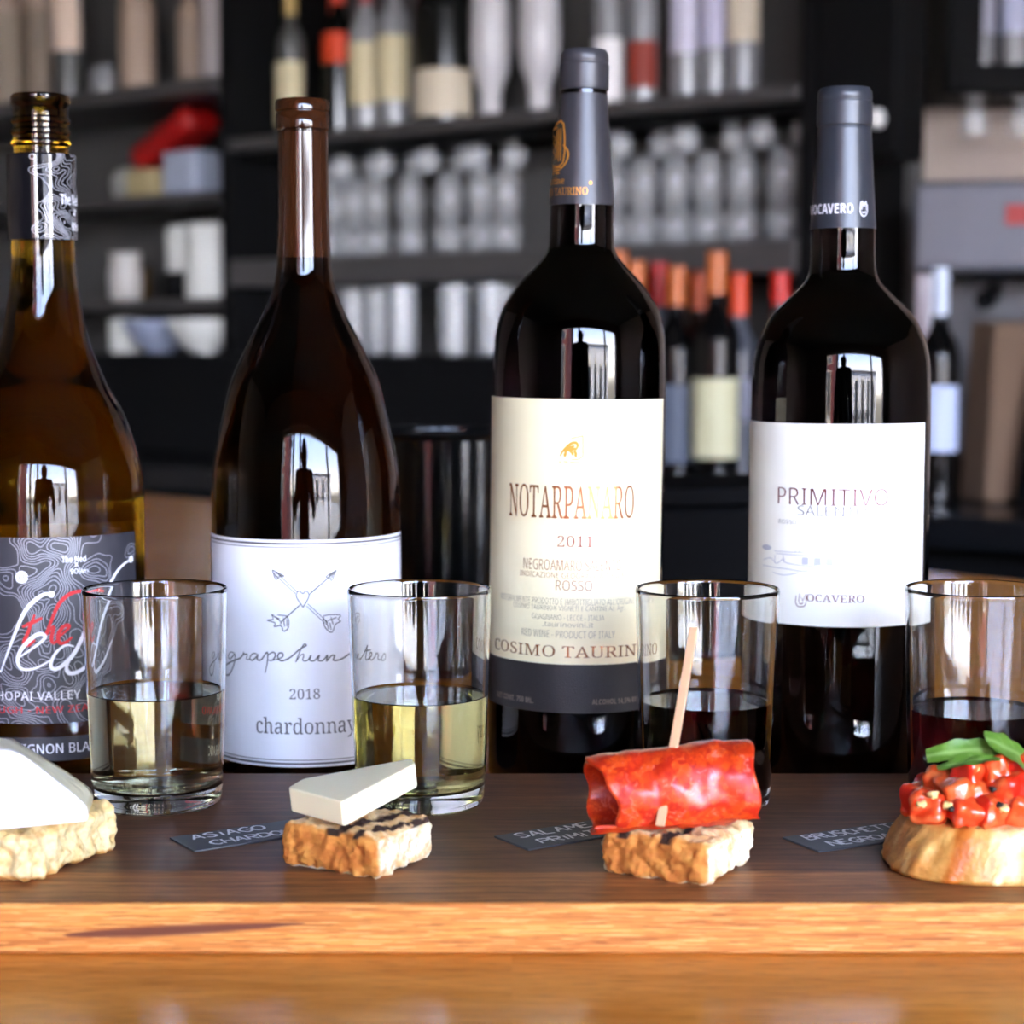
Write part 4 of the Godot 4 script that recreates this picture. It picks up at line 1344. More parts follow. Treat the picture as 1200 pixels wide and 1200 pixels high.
	for p in [[-25, 27.5, 21.6], [-9, 35.6, 17.4], [6.5, 28.6, 21.4], [15, 37.6, 11.4], [-7.5, 29.8, 22.2], [20, 35.2, 11.2]]:
		solo("pepper_fleck", fleck, M.pepper, t.position + Vector3(p[0] * 0.94, 23.0 + (p[1] - 24.0) * 0.76, p[2]) * 0.001, "dark fleck of herb or pepper among the tomato dice", "seasoning", rng.randf() * TAU, "dark flecks on the bruschetta")
	# strips of basil on top: place, length, width, heading, roll, curl
	var strips := [[-14, 43.4, 7, 30, 8.5, 4, -52, 0.8, "narrow pale green basil strip folded on the tomato heap"], [1.5, 42.8, 8, 25, 13.5, -38, -30, 0.5, "broad bright green basil strip hanging down right on the tomato heap"], [-16, 40.6, 12.5, 22, 5.5, 10, -14, 0.3, "thin green basil strip lying flat at the front of the tomato heap"]]
	for s in strips:
		var b := MB.new()
		var nx := 18
		var nw := 6
		var thick := 0.0004
		var sheets := []
		for layer in 2:
			var grid := []
			for i in nx + 1:
				var f := float(i) / nx
				var w: float = s[4] * 0.001 * (0.55 + 0.45 * sin(PI * clampf(f * 1.05, 0.05, 1.0))) * (1.0 + 0.08 * sin(f * 23.0))
				for j in nw + 1:
					var g := float(j) / nw - 0.5
					var x: float = (f - 0.5) * s[3] * 0.001
					var y: float = -s[7] * 12.0 * x * x * 2.0 + g * g * 0.004 * s[7] - layer * thick + 0.0003 * sin(f * 14.0 + g * 5.0)
					var vein := clampf(1.0 - absf(g) * 14.0, 0.0, 1.0) + clampf(1.0 - absf(fposmod(f * 7.0 - absf(g) * 3.0, 1.0) - 0.5) * 9.0, 0.0, 1.0) * 0.4
					var c := Color(0.12, 0.25, 0.03).lerp(Color(0.27, 0.42, 0.12), clampf(vein, 0.0, 1.0))
					grid.append(b.add(Vector3(x, y, g * w), Vector3.UP, Vector2(f, g), c))
			sheets.append(grid)
		var wide := nw + 1
		for i in nx:
			for j in nw:
				var q := [i * wide + j, i * wide + j + 1, (i + 1) * wide + j + 1, (i + 1) * wide + j]
				b.quad(sheets[0][q[0]], sheets[0][q[1]], sheets[0][q[2]], sheets[0][q[3]])
				b.quad(sheets[1][q[3]], sheets[1][q[2]], sheets[1][q[1]], sheets[1][q[0]])
		b.weld()
		var o := solo("basil_strip", b.mesh(), M.basil, t.position + Vector3(s[0], s[1], s[2]) * 0.001, s[8], "basil", 0.0, "basil strips on the bruschetta")
		o.rotation_degrees = Vector3(-s[6], 0, s[5])

# ---------------------------------------------------------------- the back bar, seen out of focus
func bb(x: float, y: float, z: float) -> Vector3:      # the back bar's own axes: x along it, z out of it
	var a := deg_to_rad(TURN)
	return Vector3(x * cos(a) - z * sin(a), y + (0.0006 if y > 0.0 else 0.0), -3.35 + x * sin(a) + z * cos(a))

func back_struct(called: String, label: String, category: String) -> Node3D:
	return thing(called, label, category, bb(0, 0, 0), -deg_to_rad(TURN))

func shelf_bottle(x: float, y: float, z: float, h: float, r: float, body: Material, cap: Color, capfrom: float, lab: Color, l0: float, l1: float, label: String, group := "") -> void:
	# heights as shares of h; a label share of 0 means none
	var t := thing("shelf_bottle", label, "bottle", bb(x, y, z), -deg_to_rad(TURN) + deg_to_rad(20), group)
	var sh := h * 0.62
	var pr := PackedVector2Array([Vector2(0, 0.002), Vector2(r * 0.9, 0), Vector2(r, 0.004), Vector2(r, sh), Vector2(r * 0.86, sh + h * 0.06), Vector2(r * 0.5, sh + h * 0.12), Vector2(r * 0.38, sh + h * 0.17), Vector2(r * 0.36, h * 0.985), Vector2(0, h * 0.985)])
	part("body", lathe(pr, 24), body, t)
	var cr := maxf(r * 0.41, r * 0.38)
	if capfrom > 0.62:
		part("capsule", lathe(PackedVector2Array([Vector2(cr * 0.9, h * maxf(capfrom, 0.8)), Vector2(cr, h * maxf(capfrom, 0.8)), Vector2(cr, h), Vector2(0, h)]), 20), mat(cap, 0.4), t)
	if l1 > 0.0:
		part("label", label_patch(r, -75, 75, l0 * h * 1000.0, l1 * h * 1000.0, 0.0006), mat(lab, 0.6), t)

func hanging_glass() -> Node3D:
	var t := thing("stem_glass", "clear round-bowled glass hanging upside down under the upper back bar shelf", "glass", Vector3.ZERO, 0.0, "round glasses hanging under the shelf")
	part("glass", lathe(pf([0, 0, 24, 0, 24.4, -1, 23.6, -2, 6, -3, 3.6, -6, 5, -9, 15, -14, 22, -24, 23.5, -34, 21, -46, 17, -55, 16.2, -55, 20, -46, 22.5, -34, 21, -25, 14, -16, 0, -11]), 24), M.shelf_glass, t)
	return t

func back_bar() -> void:
	M.shelf_glass = mat(Color(0.95, 0.96, 0.97, 0.16), 0.2, 0.0, 0.4)
	M.shelf_glass.transparency = BaseMaterial3D.TRANSPARENCY_ALPHA
	M.matt_black = mat(Color(0.04, 0.04, 0.045), 0.8, 0.0, 0.15)
	# carcass
	var u := back_struct("back_bar_shelving", "dark grey back bar shelving behind the bottles", "shelving")
	part("back_panel", box(Vector3(3.38, 2.1, 0.03), 0.002, Vector3(-1.07, 2.1, -0.27)), M.panel, u)
	part("upper_shelf", box(Vector3(1.258, 0.022, 0.28), 0.003, Vector3(-0.055, 1.627, -0.113)), M.shelf, u)
	part("left_shelf", box(Vector3(1.2, 0.03, 0.28), 0.003, Vector3(-1.316, 1.745, -0.113)), M.shelf, u)
	part("middle_shelf", box(Vector3(1.258, 0.05, 0.28), 0.003, Vector3(-0.055, 1.385, -0.113)), M.shelf, u)
	part("side_shelf", box(Vector3(1.1, 0.02, 0.26), 0.003, Vector3(-1.27, 1.536, -0.122)), M.shelf, u)
	part("low_side_shelf", box(Vector3(1.1, 0.02, 0.26), 0.003, Vector3(-1.27, 1.330, -0.122)), M.shelf, u)
	part("ledge", box(Vector3(3.2, 0.188, 0.33), 0.004, Vector3(-1.45, 1.137, -0.088)), M.black, u)
	for x in [-0.70, 0.59]:
		part("upright", box(Vector3(0.03, 2.05, 0.27), 0.003, Vector3(x, 2.07, -0.118)), M.black, u)
	var ra := part("glass_rack", box(Vector3(1.25, 0.012, 0.03), 0.002, Vector3(-0.055, 1.609, -0.02)), M.black, u)
	part("rack_rail", box(Vector3(1.25, 0.012, 0.03), 0.002, Vector3(-0.055, 1.609, -0.18)), M.black, ra)
	var ct := back_struct("back_counter", "black stone back counter with dark cabinet doors", "counter")
	part("stone_top", box(Vector3(4.6, 0.04, 0.70), 0.004, Vector3(-0.4, 1.022, 0.03)), M.stone, ct)
	part("carcass", box(Vector3(4.55, 1.0, 0.62), 0.004, Vector3(-0.4, 0.5, 0.0)), M.black, ct)
	for k in 7:
		var d := part("door", box(Vector3(0.62, 0.84, 0.02), 0.003, Vector3(-2.35 + k * 0.65, 0.53, 0.32)), mat(Color(0.075, 0.078, 0.085), 0.4), ct)
		part("handle", box(Vector3(0.26, 0.014, 0.014), 0.003, Vector3(-2.35 + k * 0.65, 0.91, 0.337)), M.steel, d)
	# black wall cabinet at the right end
	var cab := back_struct("wall_cabinet", "black wall cabinet with a pale knob at the right end of the shelving", "cabinet")
	part("body", box(Vector3(0.13, 1.3, 0.075), 0.004, Vector3(0.673, 2.17, -0.03)), M.black, cab)
	part("door", box(Vector3(0.124, 1.28, 0.016), 0.003, Vector3(0.673, 2.17, 0.016)), M.black, cab)
	part("knob", lathe(PackedVector2Array([Vector2(0, -0.014), Vector2(0.010, -0.012), Vector2(0.014, 0), Vector2(0.010, 0.012), Vector2(0, 0.014)]), 16), M.white, cab).position = Vector3(0.715, 1.575, 0.037)
	var ends := struct("wall_partition", box(Vector3(2.6, 3.09, 0.12), 0.002), M.wall)
	ends.position = Vector3(1.85, 1.547, -3.75)

	var dark := mat(Color(0.045, 0.05, 0.045), 0.1)
	var smoke := mat(Color(0.30, 0.30, 0.29), 0.15)
	var pale := mat(Color(0.52, 0.52, 0.53), 0.15)
	var tan := mat(Color(0.62, 0.53, 0.46), 0.35)
	var cream := Color(0.80, 0.75, 0.60)
	var sy := 1.638
	var z := -0.1
	shelf_bottle(-0.438, sy, z, 0.30, 0.033, pale, Color(0.55, 0.12, 0.09), 0.64, cream, 0.18, 0.56, "bottle with a cream label and red capsule, left of a matching pair")
	shelf_bottle(-0.366, sy, z, 0.31, 0.033, pale, Color(0.55, 0.12, 0.09), 0.64, cream, 0.18, 0.56, "bottle with a cream label and red capsule, right of a matching pair")
	shelf_bottle(-0.640, sy, z, 0.30, 0.030, smoke, Color(0.72, 0.60, 0.34), 0.7, cream, 0.10, 0.50, "bottle with a cream label and gold capsule beside the left upright")
	shelf_bottle(-0.587, sy, z - 0.07, 0.31, 0.028, dark, Color(0.80, 0.22, 0.06), 0.7, Color(0.80, 0.22, 0.06), 0.50, 0.60, "dark bottle with an orange red band, behind the cream-labelled bottles")
	shelf_bottle(-0.510, sy, z, 0.31, 0.030, dark, Color(0.80, 0.22, 0.06), 0.7, Color(0.82, 0.24, 0.07), 0.44, 0.62, "dark bottle with a bright orange band high on its body")
	shelf_bottle(-0.241, sy, z, 0.34, 0.058, dark, Color(0.55, 0.46, 0.22), 0.7, Color(0.80, 0.75, 0.66), 0.05, 0.29, "broad dark jug-like bottle with a low cream label")
	shelf_bottle(0.128, sy, z, 0.30, 0.027, pale, Color(0.5, 0.5, 0.5), 0.75, Color(0.93, 0.92, 0.92), 0.06, 0.40, "slim bottle with a bright white label just right of the grey capsule")
	shelf_bottle(0.198, sy, z, 0.34, 0.027, pale, Color(0.4, 0.4, 0.45), 0.75, Color(0.52, 0.16, 0.10), 0.10, 0.32, "slim bottle with a brick red lower label")
	shelf_bottle(0.286, sy, z, 0.34, 0.027, pale, Color(0.5, 0.5, 0.55), 0.75, Color(0.78, 0.77, 0.84), 0.24, 0.60, "bottle with a lilac white label, leftmost of three on the upper shelf")
	shelf_bottle(0.341, sy, z, 0.34, 0.026, pale, Color(0.5, 0.5, 0.55), 0.75, Color(0.72, 0.71, 0.80), 0.25, 0.60, "bottle with a lilac label, middle of three on the upper shelf")
	shelf_bottle(0.397, sy, z, 0.34, 0.028, pale, Color(0.5, 0.5, 0.55), 0.75, Color(0.84, 0.79, 0.70), 0.26, 0.60, "bottle with a cream label, rightmost of three on the upper shelf")
	var vase := lathe(pf([0, 2, 17, 0, 19, 4, 19, 50, 22, 62, 33, 90, 37, 130, 36, 200, 30, 240, 16, 262, 14, 300, 0, 300]), 24)
	for k in 2:
		solo("white_carafe", vase, mat(Color(0.78, 0.77, 0.78), 0.25), bb([-0.133, -0.022][k], sy, z), ["white footed carafe, left of two on the upper shelf", "white footed carafe, right of two on the upper shelf"][k], "carafe", 0.0, "white carafes on the upper shelf")
	# left upper shelf
	sy = 1.76
	shelf_bottle(-1.537, sy, z, 0.36, 0.050, tan, Color(0.3, 0.26, 0.2), 0.7, Color(0.55, 0.49, 0.42), 0.02, 0.58, "broad tan bottle at the far left of the left shelf")
	shelf_bottle(-1.420, sy, z, 0.36, 0.038, tan, Color(0.3, 0.26, 0.2), 0.7, Color(0.50, 0.44, 0.38), 0.05, 0.58, "tan bottle second from the far left")
	shelf_bottle(-1.325, sy, z, 0.40, 0.036, smoke, Color(0.3, 0.26, 0.2), 0.7, Color(0.88, 0.78, 0.70), 0.28, 0.60, "bottle with a high pinkish cream label on the left shelf")
	shelf_bottle(-1.095, sy, z, 0.30, 0.037, tan, Color(0.5, 0.45, 0.4), 0.7, Color(0.66, 0.57, 0.50), 0.03, 0.58, "lone tan bottle in the middle of the left shelf")
	shelf_bottle(-0.930, sy, z, 0.24, 0.026, tan, Color(0.5, 0.45, 0.4), 0.7, Color(0.60, 0.52, 0.46), 0.05, 0.56, "small tan bottle beside the pale grey bottle")
	shelf_bottle(-0.848, sy, z, 0.36, 0.033, pale, Color(0.5, 0.45, 0.45), 0.7, Color(0.76, 0.72, 0.72), 0.05, 0.60, "pale grey bottle at the right end of the left shelf")
	var jar := lathe(pf([0, 1, 30, 0, 33, 6, 33, 50, 26, 64, 26, 72, 0, 74]), 24)
	solo("shelf_jar", jar, pale, bb(-1.205, sy, z), "small grey jar left of the lone tan bottle", "jar")

	# stemmed glasses hanging under the shelf, short tumblers on the shelf below
	var g0: Node3D
	for k in 15:
		var x: float = [-0.517, -0.470, -0.421, -0.368, -0.308, -0.255, -0.198, -0.141, -0.080, 0.173, 0.240, 0.308, 0.381, 0.453, 0.512][k]
		var o: Node3D
		if k == 0:
			g0 = hanging_glass()
			o = g0
		else:
			o = g0.duplicate()
			o.name = numbered("stem_glass")
			add_child(o)
		o.set_meta("label", "clear round-bowled glass hanging under the upper shelf, %s from the left" % NTH[k])
		o.position = bb(x, 1.6135, -0.1 + 0.03 * (k % 2))
	var tum := lathe(smooth(pf([0, 0, 20, 0, 25, 8, 28, 24, 27, 40, 22, 54, 16, 59, 0, 60]), 3), 24)
	var tall := lathe(smooth(pf([0, 0, 17, 0, 22, 12, 25, 34, 25, 52, 21, 72, 15, 83, 10, 86, 0, 86]), 3), 24)
	for k in 13:
		var x: float = [-0.486, -0.430, -0.375, -0.290, -0.196, -0.122, -0.063, 0.170, 0.230, 0.295, 0.358, 0.423, 0.497][k]
		var t := thing("short_tumbler", "short round clear tumbler turned over on the middle shelf, %s from the left" % NTH[k], "glass", bb(x, 1.41, -0.06), 0.0, "short tumblers on the middle shelf")
		part("glass", tum, M.shelf_glass, t)
		var up := thing("tall_tumbler", "tall clear tumbler stacked on the %s short tumbler from the left" % NTH[k], "glass", bb(x, 1.4706, -0.06), 0.0, "tall tumblers stacked on the short ones")
		part("glass", tall, M.shelf_glass, up)
	var high := lathe(pf([0, 1, 22, 0, 23, 3, 27, 118, 27, 120, 25.6, 120, 22, 8, 0, 7]), 24)
	for k in 8:
		var p: Array = [[-0.425, -0.05], [-0.365, -0.05], [-0.305, -0.05], [-0.180, -0.05], [-0.120, 0.01], [-0.062, -0.06], [-0.235, 0.02], [-0.02, 0.03]][k]
		var t := thing("highball_glass", "clear highball glass standing on the black ledge, " + ["first of the row behind the brown bottle", "second of the row behind the brown bottle", "third of the row behind the brown bottle", "rear middle one", "front middle one", "rear one nearest the cream-labelled bottle", "front left one of the right cluster", "rightmost one"][k], "glass", bb(p[0], 1.232, p[1]), 0.0, "highball glasses on the ledge")
		part("glass", high, M.shelf_glass, t)

	# left shelves: packets, jars and bowls
	var red := mat(Color(0.60, 0.035, 0.035), 0.5)
	var bag := MB.new()
	box_into(bag, Vector3(0, 0, 0), Vector3(0.20, 0.058, 0.10), 0.026)
	var nzb := noise(170, 12.0, 2)
	for k in bag.v.size():
		bag.v[k] += bag.n[k] * 0.012 * nzb.get_noise_3dv(bag.v[k])
	var rb := solo("red_packet", bag.mesh(), red, bb(-0.968, 1.662, -0.09), "red packet lying slanted over the pale boxes on the side shelf", "packet", -deg_to_rad(TURN))
	rb.rotation.z = deg_to_rad(27)
	solo("pale_box", box(Vector3(0.10, 0.085, 0.09), 0.008, Vector3(0, 0.0425, 0)), mat(Color(0.62, 0.65, 0.72), 0.5), bb(-0.875, 1.546, -0.06), "pale blue box on the side shelf below the red packet", "box", -deg_to_rad(TURN))
	solo("cream_box", box(Vector3(0.085, 0.055, 0.09), 0.008, Vector3(0, 0.0275, 0)), mat(Color(0.66, 0.60, 0.44), 0.6), bb(-0.985, 1.546, -0.05), "small cream box on the side shelf below the red packet", "box", -deg_to_rad(TURN))
	solo("mustard_tin", lathe(pf([0, 0, 30, 0, 31, 2, 31, 66, 30, 68, 0, 68]), 24), mat(Color(0.34, 0.25, 0.07), 0.4), bb(-1.115, 1.340, -0.1), "mustard yellow tin on the lower side shelf", "tin")
	solo("round_jar", lathe(pf([0, 0, 24, 0, 34, 14, 38, 34, 34, 56, 22, 68, 0, 72]), 24), mat(Color(0.62, 0.62, 0.60), 0.4), bb(-1.13, 1.546, -0.1), "round grey white jar on the side shelf", "jar")
	var white: Material = M.white
	solo("white_canister", lathe(pf([0, 0, 52, 0, 55, 4, 55, 108, 57, 110, 57, 138, 54, 146, 0, 148]), 28), white, bb(-0.837, 1.340, -0.07), "large white lidded canister on the lower side shelf", "canister")
	solo("white_jar", lathe(pf([0, 0, 28, 0, 30, 4, 31, 80, 26, 94, 0, 96]), 24), white, bb(-0.967, 1.396, -0.1), "small white jar on a dark tin beside the large canister", "jar")
	solo("dark_tin", lathe(pf([0, 0, 38, 0, 40, 2, 40, 54, 39, 56, 0, 56]), 24), M.black, bb(-0.967, 1.340, -0.1), "dark tin under the small white jar", "tin")
	solo("milk_jug", lathe(pf([0, 0, 30, 0, 34, 6, 36, 50, 30, 84, 32, 96, 30.5, 96, 28, 84, 32, 48, 0, 8]), 24), mat(Color(0.74, 0.72, 0.70), 0.35), bb(-1.06, 1.340, -0.03), "grey white milk jug on the lower side shelf", "jug")
	var bowl := lathe(pf([0, 1, 26, 0, 28, 4, 52, 22, 72, 52, 76, 66, 74, 66, 68, 52, 48, 26, 0, 10]), 28)
	solo("white_bowl", bowl, white, bb(-0.797, 1.232, -0.01), "wide white bowl on the ledge left of the brown bottle", "bowl")
	solo("blue_bowl", bowl, mat(Color(0.60, 0.63, 0.72), 0.4), bb(-0.955, 1.232, -0.03), "pale blue bowl on the ledge", "bowl")
	var mug := lathe(pf([0, 0, 32, 0, 35, 4, 36, 70, 34, 70, 33, 8, 0, 6]), 24)
	solo("white_mug", mug, white, bb(-1.085, 1.232, -0.05), "white mug on the ledge behind the amber bottle", "mug")
	solo("grey_mug", mug, mat(Color(0.60, 0.60, 0.62), 0.4), bb(-1.115, 1.042, 0.22), "grey mug on the back counter", "mug")

	# wine bottles standing on the counter
	var wine := mat(Color(0.03, 0.03, 0.032), 0.1)
	var steel_body := mat(Color(0.30, 0.31, 0.34), 0.2)
	var orange := Color(0.78, 0.42, 0.20)
	shelf_bottle(0.365, 1.042, 0.14, 0.335, 0.034, wine, orange, 0.82, Color(0.55, 0.18, 0.20), 0.12, 0.36, "dark wine bottle with an orange capsule and a dull red label")
	shelf_bottle(0.440, 1.042, 0.14, 0.325, 0.034, wine, orange, 0.82, Color(0.34, 0.37, 0.43), 0.10, 0.46, "dark wine bottle with an orange capsule and a grey blue label")
	shelf_bottle(0.512, 1.042, 0.14, 0.345, 0.036, wine, orange, 0.82, Color(0.84, 0.82, 0.66), 0.12, 0.46, "dark wine bottle with an orange capsule and a pale cream label")
	shelf_bottle(0.275, 1.042, 0.066, 0.355, 0.034, wine, orange, 0.82, Color(0.4, 0.4, 0.42), 0.3, 0.5, "wine bottle with an orange capsule, leftmost in the rear row on the counter")
	shelf_bottle(0.355, 1.042, 0.066, 0.335, 0.034, steel_body, Color(0.70, 0.08, 0.08), 0.80, Color(0.5, 0.5, 0.52), 0.3, 0.5, "wine bottle with a red capsule, second in the rear row on the counter")
	shelf_bottle(0.430, 1.042, 0.066, 0.32, 0.034, wine, Color(0.72, 0.30, 0.12), 0.82, Color(0.5, 0.5, 0.55), 0.3, 0.5, "wine bottle with a rust capsule, third in the rear row on the counter")
	shelf_bottle(0.502, 1.042, 0.066, 0.315, 0.033, steel_body, Color(0.85, 0.25, 0.06), 0.80, Color(0.5, 0.5, 0.55), 0.3, 0.5, "wine bottle with a bright orange capsule, fourth in the rear row on the counter")
	shelf_bottle(0.575, 1.042, 0.066, 0.315, 0.033, wine, Color(0.80, 0.14, 0.11), 0.85, Color(0.4, 0.4, 0.45), 0.3, 0.5, "wine bottle with a scarlet capsule, last in the rear row on the counter")
	shelf_bottle(0.908, 1.042, 0.20, 0.31, 0.027, wine, Color(0.80, 0.84, 0.90), 0.68, Color(0.76, 0.80, 0.92), 0.22, 0.50, "small dark bottle with a bluish white label right of the ivory-labelled bottle")

	# coffee machine, paper bag and leaning board at the right
	var cm := thing("coffee_machine", "grey steel coffee machine with a red badge at the right", "coffee machine", Vector3(0.80, 1.042, -2.88), deg_to_rad(-18))
	part("housing", box(Vector3(0.40, 0.13, 0.28), 0.012, Vector3(0, 0.375, 0)), mat(Color(0.40, 0.40, 0.43), 0.5, 0.4), cm)
	part("badge", box(Vector3(0.10, 0.028, 0.004), 0.001, Vector3(-0.02, 0.39, 0.142)), mat(Color(0.62, 0.16, 0.15), 0.5), cm)
	part("back", box(Vector3(0.40, 0.30, 0.10), 0.01, Vector3(0, 0.16, -0.09)), mat(Color(0.35, 0.35, 0.36), 0.4, 0.6), cm)
	part("drip_tray", box(Vector3(0.40, 0.05, 0.28), 0.008, Vector3(0, 0.026, 0)), M.black, cm)
	for x in [-0.185, 0.185]:
		part("side_post", box(Vector3(0.025, 0.27, 0.025), 0.004, Vector3(x, 0.185, 0.10)), M.steel, cm)
	for x in [-0.09, 0.09]:
		var gp := MB.new()
		tube_into(gp, [Vector3(x, 0.285, 0.08), Vector3(x, 0.275, 0.15), Vector3(x, 0.27, 0.22)], 0.014, 10)
		part("filter_handle", gp.mesh(), M.black, cm)
	var bagm := MB.new()
	box_into(bagm, Vector3(0, 0.12, 0), Vector3(0.10, 0.24, 0.07), 0.008)
	for k in bagm.v.size():
		bagm.v[k].x *= 1.0 - 0.25 * bagm.v[k].y / 0.24
	solo("paper_bag", bagm.mesh(), mat(Color(0.42, 0.33, 0.26), 0.9), Vector3(0.664, 1.0425, -2.64), "brown paper bag in front of the coffee machine", "bag", 0.3)
	var lean := solo("leaning_board", box(Vector3(0.018, 0.30, 0.16), 0.003, Vector3(0, 0.15, 0)), M.black, Vector3(0.655, 1.042, -2.50), "narrow black board leaning beside the brown paper bag", "board", 0.5)
	lean.position = Vector3(0.705, 1.046, -2.50)
	lean.rotation.z = deg_to_rad(-9)

	# shelf box on the partition, with bottles and hanging glasses
	var sb := thing("wall_box_shelf", "black box shelf fixed to the beige wall at the top right", "shelf", Vector3(0.983, 1.735, -3.565))
	part("bottom_board", box(Vector3(0.46, 0.05, 0.24), 0.003, Vector3(0, -0.025, 0)), M.black, sb)
	part("back_board", box(Vector3(0.46, 0.62, 0.02), 0.003, Vector3(0, 0.31, -0.11)), M.black, sb)
	part("top_board", box(Vector3(0.46, 0.03, 0.24), 0.003, Vector3(0, 0.635, 0)), M.black, sb)
	for x in [-0.2, 0.215]:
		part("side_board", box(Vector3(0.06 if x < 0 else 0.03, 0.62, 0.24), 0.003, Vector3(x, 0.31, 0)), M.black, sb)
	var spots := [[0.828, pale, Color(0.62, 0.62, 0.68), "grey bottle in the black box shelf on the wall"], [0.888, pale, Color(0.70, 0.72, 0.82), "bluish white bottle in the black box shelf on the wall"], [0.955, dark, Color(0.88, 0.30, 0.03), "dark bottle with a bright orange label in the black box shelf on the wall"]]
	for s in spots:
		var t := thing("shelf_bottle", s[3], "bottle", Vector3(s[0], 1.7356, -3.53))
		part("body", lathe(pf([0, 2, 24, 0, 26, 4, 26, 200, 22, 220, 12, 250, 11, 310, 0, 312]), 24), s[1], t)
		part("label", label_patch(0.026, -75, 75, 20 if s[0] > 0.92 else 60, 190, 0.0006), mat(s[2], 0.5), t)
	for x in [0.814, 0.898]:
		var t := thing("stem_glass", "clear glass hanging under the black box shelf on the wall, " + ("left one" if x < 0.85 else "right one"), "glass", Vector3(x, 1.684, -3.5), 0.0, "glasses hanging under the box shelf")
		part("glass", lathe(pf([0, 0, 22, 0, 22, -1, 5, -3, 4, -10, 14, -20, 24, -34, 24, -60, 20, -66, 19, -66, 22, -58, 22, -35, 0, -16]), 24), M.shelf_glass, t)

	# things standing on the bar behind the bottles
	var cooler := thing("wine_cooler", "glossy black cylindrical wine cooler behind the brown and cream-labelled bottles", "wine cooler", Vector3(-0.041, BAR, -1.24))
	part("body", lathe(pf([0, 0, 56, 0, 59, 3, 60, 8, 61.5, 146, 62.5, 149, 61.5, 151, 59.5, 151, 58.5, 148, 57.5, 12, 0, 10]), 64), M.black_gloss, cooler)
	var caddy := thing("bar_caddy", "low black caddy on the bar between the two red-wine bottles", "caddy", Vector3(0.122, BAR, -1.32), 0.2)
	part("tray", box(Vector3(0.22, 0.10, 0.13), 0.006, Vector3(0, 0.05, 0)), M.matt_black, caddy)
	part("divider", box(Vector3(0.21, 0.012, 0.12), 0.002, Vector3(0, 0.1065, 0)), M.matt_black, caddy)

# ---------------------------------------------------------------- the person taking the picture, mirrored in the bottles
func capsule_field(p: Vector3, bones: Array, soft: float) -> float:
	var d := 1e9
	for b in bones:
		var a: Vector3 = b[0]
		var ab: Vector3 = b[1] - a
		var h := clampf((p - a).dot(ab) / maxf(ab.length_squared(), 1e-9), 0.0, 1.0)
		var e: float = (p - a - ab * h).length() - lerpf(b[2], b[3], h)
		var k := clampf(0.5 + 0.5 * (d - e) / soft, 0.0, 1.0)
		d = lerpf(d, e, k) - soft * k * (1.0 - k) if d < 1e8 else e
	return d

func net_into(mb: MB, bones: Array, cell: float, soft: float) -> void:
	var lo := Vector3(1e9, 1e9, 1e9)
	var hi := -lo
	for b in bones:
		for k in 2:
			lo = lo.min(b[k] - Vector3.ONE * (b[2 + k] + cell * 2))
			hi = hi.max(b[k] + Vector3.ONE * (b[2 + k] + cell * 2))
	var n := Vector3i(((hi - lo) / cell).ceil())
	var f := PackedFloat32Array()
	f.resize((n.x + 1) * (n.y + 1) * (n.z + 1))
	var at := func(x: int, y: int, z: int) -> int: return (z * (n.y + 1) + y) * (n.x + 1) + x
	for z in n.z + 1:
		for y in n.y + 1:
			for x in n.x + 1:
				f[at.call(x, y, z)] = capsule_field(lo + Vector3(x, y, z) * cell, bones, soft)
	var ids := {}
	for z in n.z:
		for y in n.y:
			for x in n.x:
				var sum := Vector3.ZERO
				var hits := 0
				var v := []
				for c in 8:
					v.append(f[at.call(x + (c & 1), y + (c >> 1 & 1), z + (c >> 2))])
				for e in [[0, 1], [2, 3], [4, 5], [6, 7], [0, 2], [1, 3], [4, 6], [5, 7], [0, 4], [1, 5], [2, 6], [3, 7]]:
					if (v[e[0]] < 0.0) != (v[e[1]] < 0.0):
						var k: float = v[e[0]] / (v[e[0]] - v[e[1]])
						var a := Vector3(e[0] & 1, e[0] >> 1 & 1, e[0] >> 2)
						var b := Vector3(e[1] & 1, e[1] >> 1 & 1, e[1] >> 2)
						sum += a.lerp(b, k)
						hits += 1
				if hits:
					ids[at.call(x, y, z)] = mb.add(lo + (Vector3(x, y, z) + sum / hits) * cell)
	for z in range(1, n.z):
		for y in range(1, n.y):
			for x in range(1, n.x):
				var inside := f[at.call(x, y, z)] < 0.0
				for ax in 3:
					var o := [Vector3i(1, 0, 0), Vector3i(0, 1, 0), Vector3i(0, 0, 1)][ax] as Vector3i
					if inside == (f[at.call(x + o.x, y + o.y, z + o.z)] < 0.0):
						continue
					var u := [Vector3i(0, 1, 0), Vector3i(0, 0, 1), Vector3i(1, 0, 0)][ax] as Vector3i
					var w := [Vector3i(0, 0, 1), Vector3i(1, 0, 0), Vector3i(0, 1, 0)][ax] as Vector3i
					var q := []
					for c in [Vector3i.ZERO, u, u + w, w]:
						var g: Vector3i = Vector3i(x, y, z) - c
						q.append(ids.get(at.call(g.x, g.y, g.z), -1))
					if q.has(-1):
						continue
					if inside:
						mb.quad(q[0], q[1], q[2], q[3])
					else:
						mb.quad(q[3], q[2], q[1], q[0])

